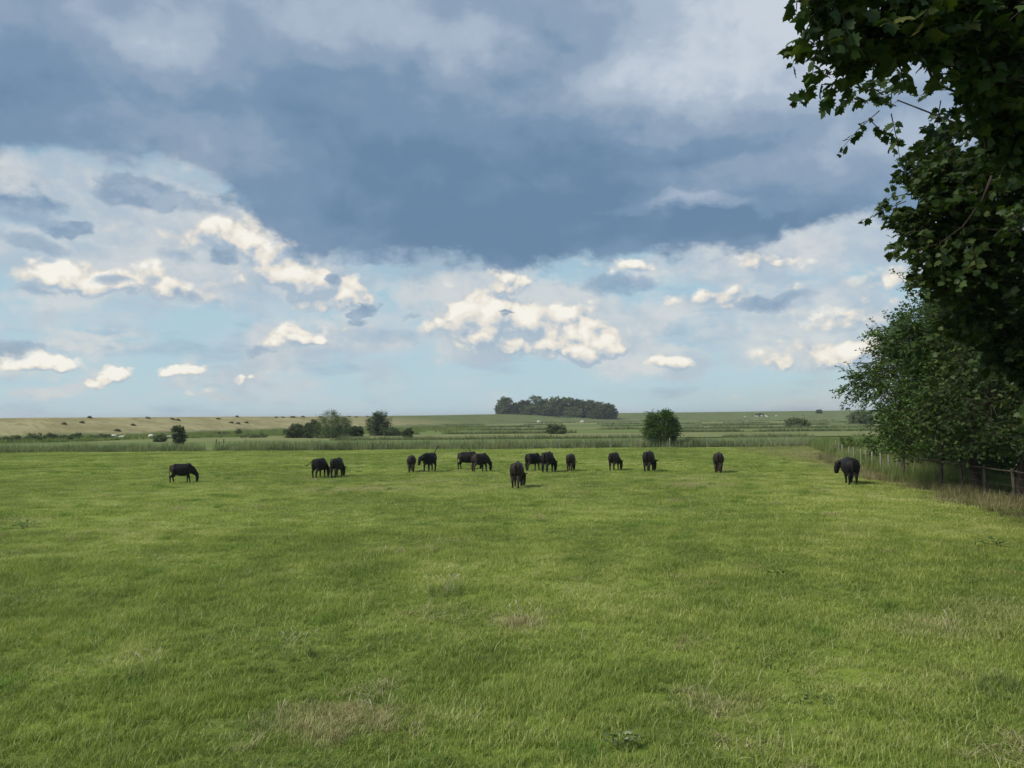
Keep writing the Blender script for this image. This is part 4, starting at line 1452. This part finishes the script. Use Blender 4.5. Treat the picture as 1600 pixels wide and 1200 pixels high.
# px of the feet, py of the feet, heading (degrees, 0 = away from the camera, 90 = to the right, -90 = to the left), pose..., scale
COWS = [
    (284, 755, 93, dict(head='graze', tail='down', step=.13), .85, 'black cow farthest left, grazing side-on and facing right'),
    (499, 745.5, 30, dict(head='graze', tail='left', step=.06, yaw=-.25), .92, 'black cow with its tail swung left, left one of the close pair'),
    (526.5, 744.5, 22, dict(head='graze', tail='down', step=.05, yaw=-.2), .92, 'black cow grazing with its head right, right one of the close pair'),
    (643, 737.5, 3, dict(head='graze', tail='down', step=.0, mat='coat_brown'), .86, 'brown-black cow seen from behind, beside the cow with its raised head'),
    (671, 737, -152, dict(head='hang', tail='up', step=.08, yaw=-.5), .98, 'black cow coming toward us with head raised and tail up'),
    (731, 733.5, 92, dict(head='graze', tail='down', step=.12), .94, 'black cow half hidden behind another, only rear and flank seen'),
    (750, 737.5, 50, dict(head='graze', tail='up', step=.07, yaw=-.1, mat='coat_brown'), .93, 'brown-black cow grazing to the right in front of another cow'),
    (808, 762, 8, dict(head='graze', tail='down', step=.07, yaw=-.42, mat='coat_brown'), 1.0, 'nearest cow, brown-black, seen from behind in mid-pasture'),
    (833, 735.5, 46, dict(head='graze', tail='down', step=.1, yaw=-.1), .90, 'black cow grazing to the right, left of the one with its ear out'),
    (856, 738.5, 18, dict(head='graze', tail='down', step=.08, yaw=-.4), 1.02, 'tall black cow with head down and ear sticking out right'),
    (892, 736.5, 8, dict(head='graze', tail='down', step=.06, yaw=-.2, mat='coat_brown'), .88, 'brown-black cow from behind, between the tall cow and the gap right'),
    (960, 735, 17, dict(head='graze', tail='down', step=.07, yaw=-.45), .92, 'black cow from behind with its head reaching down on the right'),
    (1014, 736.5, 12, dict(head='graze', tail='down', step=.08, yaw=-.35), 1.02, 'black cow from behind, below the round dark bush'),
    (1123, 738, 4, dict(head='graze', tail='down', step=.10, yaw=.1, mat='coat_brown'), .98, 'lone brown-black cow from behind on the right half of the pasture'),
]
for k, (px, py, hd, pose, sc, lab) in enumerate(COWS):
    p = spot(px, py)
    me = cow_mesh(seed=k, **pose)
    o = obj('cow', me)
    bear = math.degrees(math.atan2(p.x, p.y))
    o.location = (p.x, p.y, gz(p.x, p.y) - .015)
    o.rotation_euler = (0, 0, math.radians(90 - (hd + bear)))
    o.scale = (sc, sc, sc)
    tag(o, lab, 'cow', HERD)
p = spot(1329, 757)
o = obj('bull', cow_mesh(head='hang', yaw=1.15, tail='down', step=.10, mat='coat_bull', bulk=1.22, seed=30))
o.location = (p.x, p.y, gz(p.x, p.y) - .01)
o.rotation_euler = (0, 0, math.radians(90 - 13))
o.scale = (1.0, 1.0, 1.03)
tag(o, 'stocky black bull by the fence, turning its head to the left', 'bull')


def sheep_mesh(seed, lying=False):
    r = np.random.default_rng(seed)
    mb = MB()
    z = .34 if lying else .56
    mb.tube([(-.52, 0, z), (-.46, 0, z), (-.2, 0, z + .02), (.15, 0, z + .02), (.42, 0, z), (.48, 0, z)], [.08, .2, .25, .25, .2, .1], 12, [.1, .22, .27, .27, .23, .1])
    if r.random() < .6 and not lying:
        mb.tube([(.42, 0, z + .05), (.62, 0, z - .15), (.75, 0, z - .38)], [.13, .10, .05], 8)
    else:
        mb.tube([(.40, 0, z + .1), (.55, 0, z + .3), (.62, 0, z + .36), (.80, 0, z + .24)], [.14, .11, .10, .05], 8)
    if not lying:
        for x in (-.36, .34):
            for y in (-.13, .13):
                mb.tube([(x, y, z), (x, y, .25), (x, y, 0)], [.08, .05, .045], 6)
    return remesh('sheep', mb, .04, M['wool'], 3)


sheep = [sheep_mesh(1), sheep_mesh(2), sheep_mesh(3, True)]
SHEEP = [(178, 685.5, 1, 80, 'white sheep grazing at the dike foot, left of the other two'), (236, 685.3, 0, 95, 'brightest white sheep at the dike foot, left of the round bush'), (265, 685.5, 2, 60, 'white sheep lying between the round bush and the slim young tree'),
         (190, 685.6, 2, 100, 'white sheep lying close beside the grazing one at the dike foot'), (841.5, 661.5, 0, 90, 'white sheep in the meadow before the left half of the far wood'), (910, 661.5, 1, -90, 'white sheep in the meadow before the right half of the far wood')]
for k, (px, py, v, hd, lab) in enumerate(SHEEP):
    p = spot(px, py, -.2)
    o = obj('sheep', sheep[v])
    sc = 1.0 if p.y < 300 else 1.7
    o.location = (p.x, p.y, -.22)
    o.rotation_euler = (0, 0, math.radians(90 - hd))
    o.scale = (sc,) * 3
    tag(o, lab, 'sheep', 'white sheep in the far meadows')
white_cow = cow_mesh(head='level', step=.1, mat='wool', seed=50)
white_graze = cow_mesh(head='graze', step=.1, mat='wool', seed=51)
for k, (px, py, hd, gr) in enumerate([(1164, 652.8, 90, 1), (1184, 652.2, 70, 0), (1190, 651.3, 100, 1), (1197, 651.8, -80, 0), (1213, 651.6, 90, 1), (1181, 651.9, -100, 1), (1199, 653, 85, 1)]):
    p = on_dike(px, py) or spot(px, py)
    o = obj('cow', white_graze if gr else white_cow)
    o.location = (p.x, p.y, p.z)
    o.rotation_euler = (0, 0, math.radians(90 - hd))
    o.scale = (1.05,) * 3
    lab = ['white cow standing apart on the left of the far white herd', 'tiny white cow in the far herd, front left of its middle', 'tiny white cow at the back of the far herd', 'tiny white cow in the far herd, facing left', 'white cow standing apart on the right of the far white herd',
           'tiny white cow in the far herd, beside the bush', 'tiny white cow at the front right of the far herd'][k]
    tag(o, lab, 'cow', 'white cattle at the foot of the far dike')
p = on_dike(1186, 650) or spot(1186, 652)
bush('bush', (p.x, p.y, p.z - .2), (3.0, 2.0, 1.3), 'darkbush', 170, 'low dark bush beside the far white herd', 24, 6, 7, .5, tw=.8)


# ---------------------------------------------------------------- fences
def wire_material():
    m, g = material('galvanised_wire')
    finish(g, principled(g, (.12, .12, .115), .6, .3))
    return m


M['wire'] = wire_material()


def post_mesh(name, r_, h, mat, seed, square=False):
    r = np.random.default_rng(seed)
    mb = MB()
    lx, ly = r.normal(0, .02, 2)
    zs = [-.3, .0, h * .4, h * .8, h - .03, h]
    mb.tube([(lx * z, ly * z, z) for z in zs], [r_ * q for q in (1, 1, .97, .95, .92, .62)], 8)
    return mb.mesh(name, M[mat])


# wire fence along the reeds
root = empty('wire_fence', (0, 83.0, 0))
tag(root, 'long low wire fence on pale thin posts before the reeds', 'fence')
PXS = [440, 489, 505, 532, 604, 640, 680, 718, 758.5, 800, 834, 875, 912, 954, 999.5, 1047, 1105.5, 1166, 1229.5, 1290]
xs_ = []
pm = [post_mesh('post', .055, 1.12, 'palepost', k) for k in range(4)]
for k, px in enumerate(PXS):
    d = ray(px, 697)
    x = d.x / d.y * 83.0
    o = obj('post', pm[k % 4], root)
    big = px in (758.5, 834, 875, 954, 1047, 1105.5, 1229.5)
    o.location = (x, rng.uniform(-.1, .1), -.05)
    o.scale = (.95, .95, .98) if big else (.6, .6, rng.uniform(.7, .9))
    o.rotation_euler = (rng.normal(0, .02), rng.normal(0, .03), rng.random() * 6)
    xs_.append(x)
for z in (.35, .65, .92):
    mb = MB()
    pts = []
    for a, b in zip(xs_[:-1], xs_[1:]):
        for t in (0, .5):
            pts.append((a + (b - a) * t, -.06, z - (.03 if t else 0)))
    pts.append((xs_[-1], -.06, z))
    mb.tube(pts, [.004] * len(pts), 4)
    obj('wire', mb.mesh('wire', M['wire']), root)
# stakes by the gap
for k, (px, h, lab) in enumerate([(336.5, 1.2, 'leaning brown stake at the gap in the reeds, left one'), (343, .95, 'short brown stake at the gap in the reeds, middle one'), (349.5, 1.25, 'tall brown stake at the gap in the reeds, right one')]):
    p = spot(px, 701)
    o = obj('stake', post_mesh('stake', .06, h, 'darkpost', 70 + k))
    o.location = (p.x, p.y, -.1)
    o.rotation_euler = (0, [.12, -.06, .03][k], 0)
    tag(o, lab, 'stake', 'stakes at the gap')

# fence on the right: pale posts far, dark posts with a top rail near
root = empty('post_fence', (0, 0, 0))
tag(root, 'post and wire fence under the maples, dark posts with a top rail nearest', 'fence')
dk = [post_mesh('post', .065, 1.38, 'darkpost', 20 + k) for k in range(3)]
pl = [post_mesh('post', .052, 1.30, 'palepost', 30 + k) for k in range(3)]
near_y = [21.5, 24.2, 26.8, 29.2, 31.4, 33.3, 35.3]
far_y = [40.2, 41.6, 43.2, 45.5, 47.0, 48.6, 51, 53.5, 56.5, 60, 64]
for k, y in enumerate(near_y):
    o = obj('post', dk[k % 3], root)
    x = float(fence_x(y))
    o.location = (x, y, gz(x, y) - .05)
    o.rotation_euler = (rng.normal(0, .02), rng.normal(0, .02), rng.random() * 6)
x = float(fence_x(38.8))
o = obj('post', post_mesh('post', .115, 1.45, 'darkpost', 41), root)
o['label'] = 'thick dark strainer post at the end of the rail'
o.location = (x, 38.8, -.05)
for k, y in enumerate(far_y):
    o = obj('post', pl[k % 3], root)
    x = float(fence_x(y))
    o.location = (x, y, gz(x, y) - .05)
    o.rotation_euler = (rng.normal(0, .03), rng.normal(0, .03), rng.random() * 6)
seq = near_y + [38.8]
for a, b in zip(seq[:-1], seq[1:]):
    mb = MB()
    mb.tube([(float(fence_x(a)) - .07, a - .05, 1.26), (float(fence_x((a + b) / 2)) - .075, (a + b) / 2, 1.245), (float(fence_x(b)) - .07, b + .05, 1.26)], [.035, .033, .035], 6)
    obj('rail', mb.mesh('rail', M['darkpost']), root)
ally = seq + far_y
for z in (.4, .7, 1.0):
    mb = MB()
    mb.tube([(float(fence_x(y)) - .07, y, z) for y in ally], [.003] * len(ally), 4)
    obj('wire', mb.mesh('wire', M['wire']), root)
p = spot(1302, 710)
o = obj('stake', post_mesh('stake', .11, .85, 'darkpost', 90))
o.location = (p.x, p.y, -.05)
tag(o, 'short dark stake at the far corner of the pasture, above the bull', 'stake')


# ---------------------------------------------------------------- single plants in the sward
def tuft(name, px, py, n, rad, hmin, hmax, mat, seed, label, cat, heads=0, lean=.6, w=(.006, .012)):
    r = np.random.default_rng(seed)
    p = spot(px, py)
    root = empty(name, (p.x, p.y, gz(p.x, p.y)))
    tag(root, label, cat)
    a = np.random.default_rng(seed)
    me = blade_patch('blades', rad * 2, n, hmin, hmax, w[0], w[1], M[mat], seed, .7, lean, 3)
    co = np.empty(len(me.vertices) * 3, np.float32)
    me.vertices.foreach_get('co', co)
    o = obj('blades', me, root)
    o['kind'] = 'stuff'
    for k in range(heads):
        mb = MB()
        an = r.random() * 6.28
        h = hmax * r.uniform(1.2, 1.75)
        b0 = Vector((r.normal() * rad * .5, r.normal() * rad * .35, 0))
        d = Vector((math.cos(an), math.sin(an), 0))
        pts = [b0 + d * (.32 * h * t * t) + Vector((0, 0, h * t * (1 - .22 * t))) for t in (0, .35, .7, 1.0)]
        mb.tube(pts, [.0022, .002, .0018, .0015], 4)
        e = pts[-1]
        dd = (pts[-1] - pts[-2]).normalized()
        mb.tube([e - dd * .01, e + dd * .04, e + dd * .09 - Vector((0, 0, .012)), e + dd * .13 - Vector((0, 0, .035))], [.002, .0055, .005, .002], 5)
        obj('seed_head', mb.mesh('seed_head', M['seedhead']), root)
    return root


tuft('grass_tuft', 700, 928, 420, .34, .10, .30, 'tallgrass', 301, 'tall grass tuft with pale nodding seed heads in mid-pasture', 'grass tuft', 16)
tuft('grass_tuft', 820, 978, 420, .32, .06, .24, 'straw', 302, 'dry straw tuft right below the tuft with nodding seed heads', 'grass tuft', 8)
tuft('grass_tuft', 470, 1135, 700, .62, .04, .18, 'straw', 303, 'flattened dry straw patch at the bottom left of the pasture', 'grass tuft', 2, 1.5)
tuft('grass_tuft', 590, 1130, 600, .5, .04, .18, 'straw', 304, 'smaller dry straw patch right of the flattened one', 'grass tuft', 3, 1.5)
tuft('grass_tuft', 1130, 1092, 200, .42, .04, .16, 'straw', 305, 'thin dry straw patch above and right of the grey-green thistle', 'grass tuft', 2, 1.2)
tuft('grass_tuft', 455, 1025, 180, .3, .08, .26, 'tallgrass', 306, 'pale tall grass tuft left of the middle in the foreground', 'grass tuft', 7)
tuft('grass_tuft', 222, 1060, 120, .2, .08, .26, 'tallgrass', 307, 'small pale grass tuft in the left foreground', 'grass tuft', 5)
tuft('grass_tuft', 1580, 1085, 380, .4, .10, .30, 'tallgrass', 308, 'long-bladed grass tuft at the right edge of the foreground', 'grass tuft', 0)
tuft('grass_tuft', 1480, 985, 240, .55, .05, .22, 'straw', 309, 'straw-coloured tuft in the shade below the maples', 'grass tuft', 2, 1.0)


def weed(px, py, mat, n, rad, up, label, cat, seed, leaf):
    r = np.random.default_rng(seed)
    p = spot(px, py)
    root = empty('weed', (p.x, p.y, gz(p.x, p.y) + .02))
    tag(root, label, cat)
    stems = MB()
    for s_ in range(3 if up > .1 else 2):
        c = np.array([r.normal() * rad * .5, r.normal() * rad * .3, 0])
        stems.tube([c, c + np.array([0, 0, up * .6]), c + np.array([r.normal() * .02, r.normal() * .02, up])], [.008, .006, .003], 5)
    obj('stems', stems.mesh('stems', M[mat]), root)['kind'] = 'stuff'
    a = r.random(n) * 6.28
    q = r.random(n) ** .6
    pos = np.stack([np.cos(a) * rad * q * .8, np.sin(a) * rad * q * .55, up * r.random(n)], 1)
    ax = np.stack([np.cos(a), np.sin(a), r.uniform(-.1, .7, n)], 1)
    nor = np.stack([r.normal(0, .35, n), r.normal(0, .35, n), np.ones(n)], 1)
    lm = leaves_mesh('leaf', np.zeros((1, 3)), np.array([[1.0, 0, 0]]), np.array([[0, 0, 1.0]]), np.ones(1), (LEAF_OAK[0] * np.array([1, .7, 1]), LEAF_OAK[1]), M[mat + '_one'])
    for k in range(n):
        x = unit(ax[k])
        y = np.cross(nor[k], x)
        y /= np.linalg.norm(y)
        z = np.cross(x, y)
        lo = bpy.data.objects.new('leaf', lm)
        s_ = leaf * r.uniform(.6, 1.2)
        lo.matrix_local = Matrix(((x[0], y[0], z[0], pos[k][0]), (x[1], y[1], z[1], pos[k][1]), (x[2], y[2], z[2], pos[k][2]), (0, 0, 0, 1))) @ Matrix.Scale(s_, 4)
        link(lo, root)


M['weed_one'] = leaf_material('weed_leaf_single', [(0, (.07, .10, .04)), (.6, (.12, .165, .06)), (1, (.28, .30, .17))], .2, .7, .08, True, 8)
M['darkweed_one'] = leaf_material('dark_weed_leaf_single', [(0, (.05, .09, .025)), (.6, (.09, .145, .04)), (1, (.14, .19, .06))], .2, .7, .08, True, 8)
weed(970, 1165, 'weed', 46, .19, .14, 'grey-green thistle rosette near the bottom edge', 'thistle', 401, .10)
weed(1555, 856, 'darkweed', 36, .42, .22, 'dark dock plant in the shade near the right edge', 'weed', 402, .17)
weed(1222, 902, 'darkweed', 30, .34, .10, 'dark low weed patch right of centre in the pasture', 'weed', 403, .14)
weed(40, 826, 'darkweed', 30, .42, .16, 'dark weed clump at the left edge of the pasture', 'weed', 404, .2)
weed(1275, 1093, 'darkweed', 24, .28, .07, 'dark low weed between the straw patch and the right foreground', 'weed', 405, .10)


# ---------------------------------------------------------------- thin summer haze over the flat land
def haze():
    x0, x1, y0, y1, z0, z1 = -4200.0, 4200.0, -420.0, 7200.0, -1.6, 24.0
    mb = MB()
    mb.box(((x0 + x1) / 2, (y0 + y1) / 2, (z0 + z1) / 2), (x1 - x0, y1 - y0, z1 - z0))
    m, g = material('haze')
    v = g.n('ShaderNodeVolumePrincipled')
    v.inputs['Color'].default_value = (.90, .95, 1.0, 1)
    v.inputs['Density'].default_value = .00022
    v.inputs['Anisotropy'].default_value = .2
    o = g.n('ShaderNodeOutputMaterial')
    g.nt.links.new(v.outputs[0], o.inputs['Volume'])
    h = obj('haze', mb.mesh('haze', m, False))
    tag(h, kind='stuff')


haze()
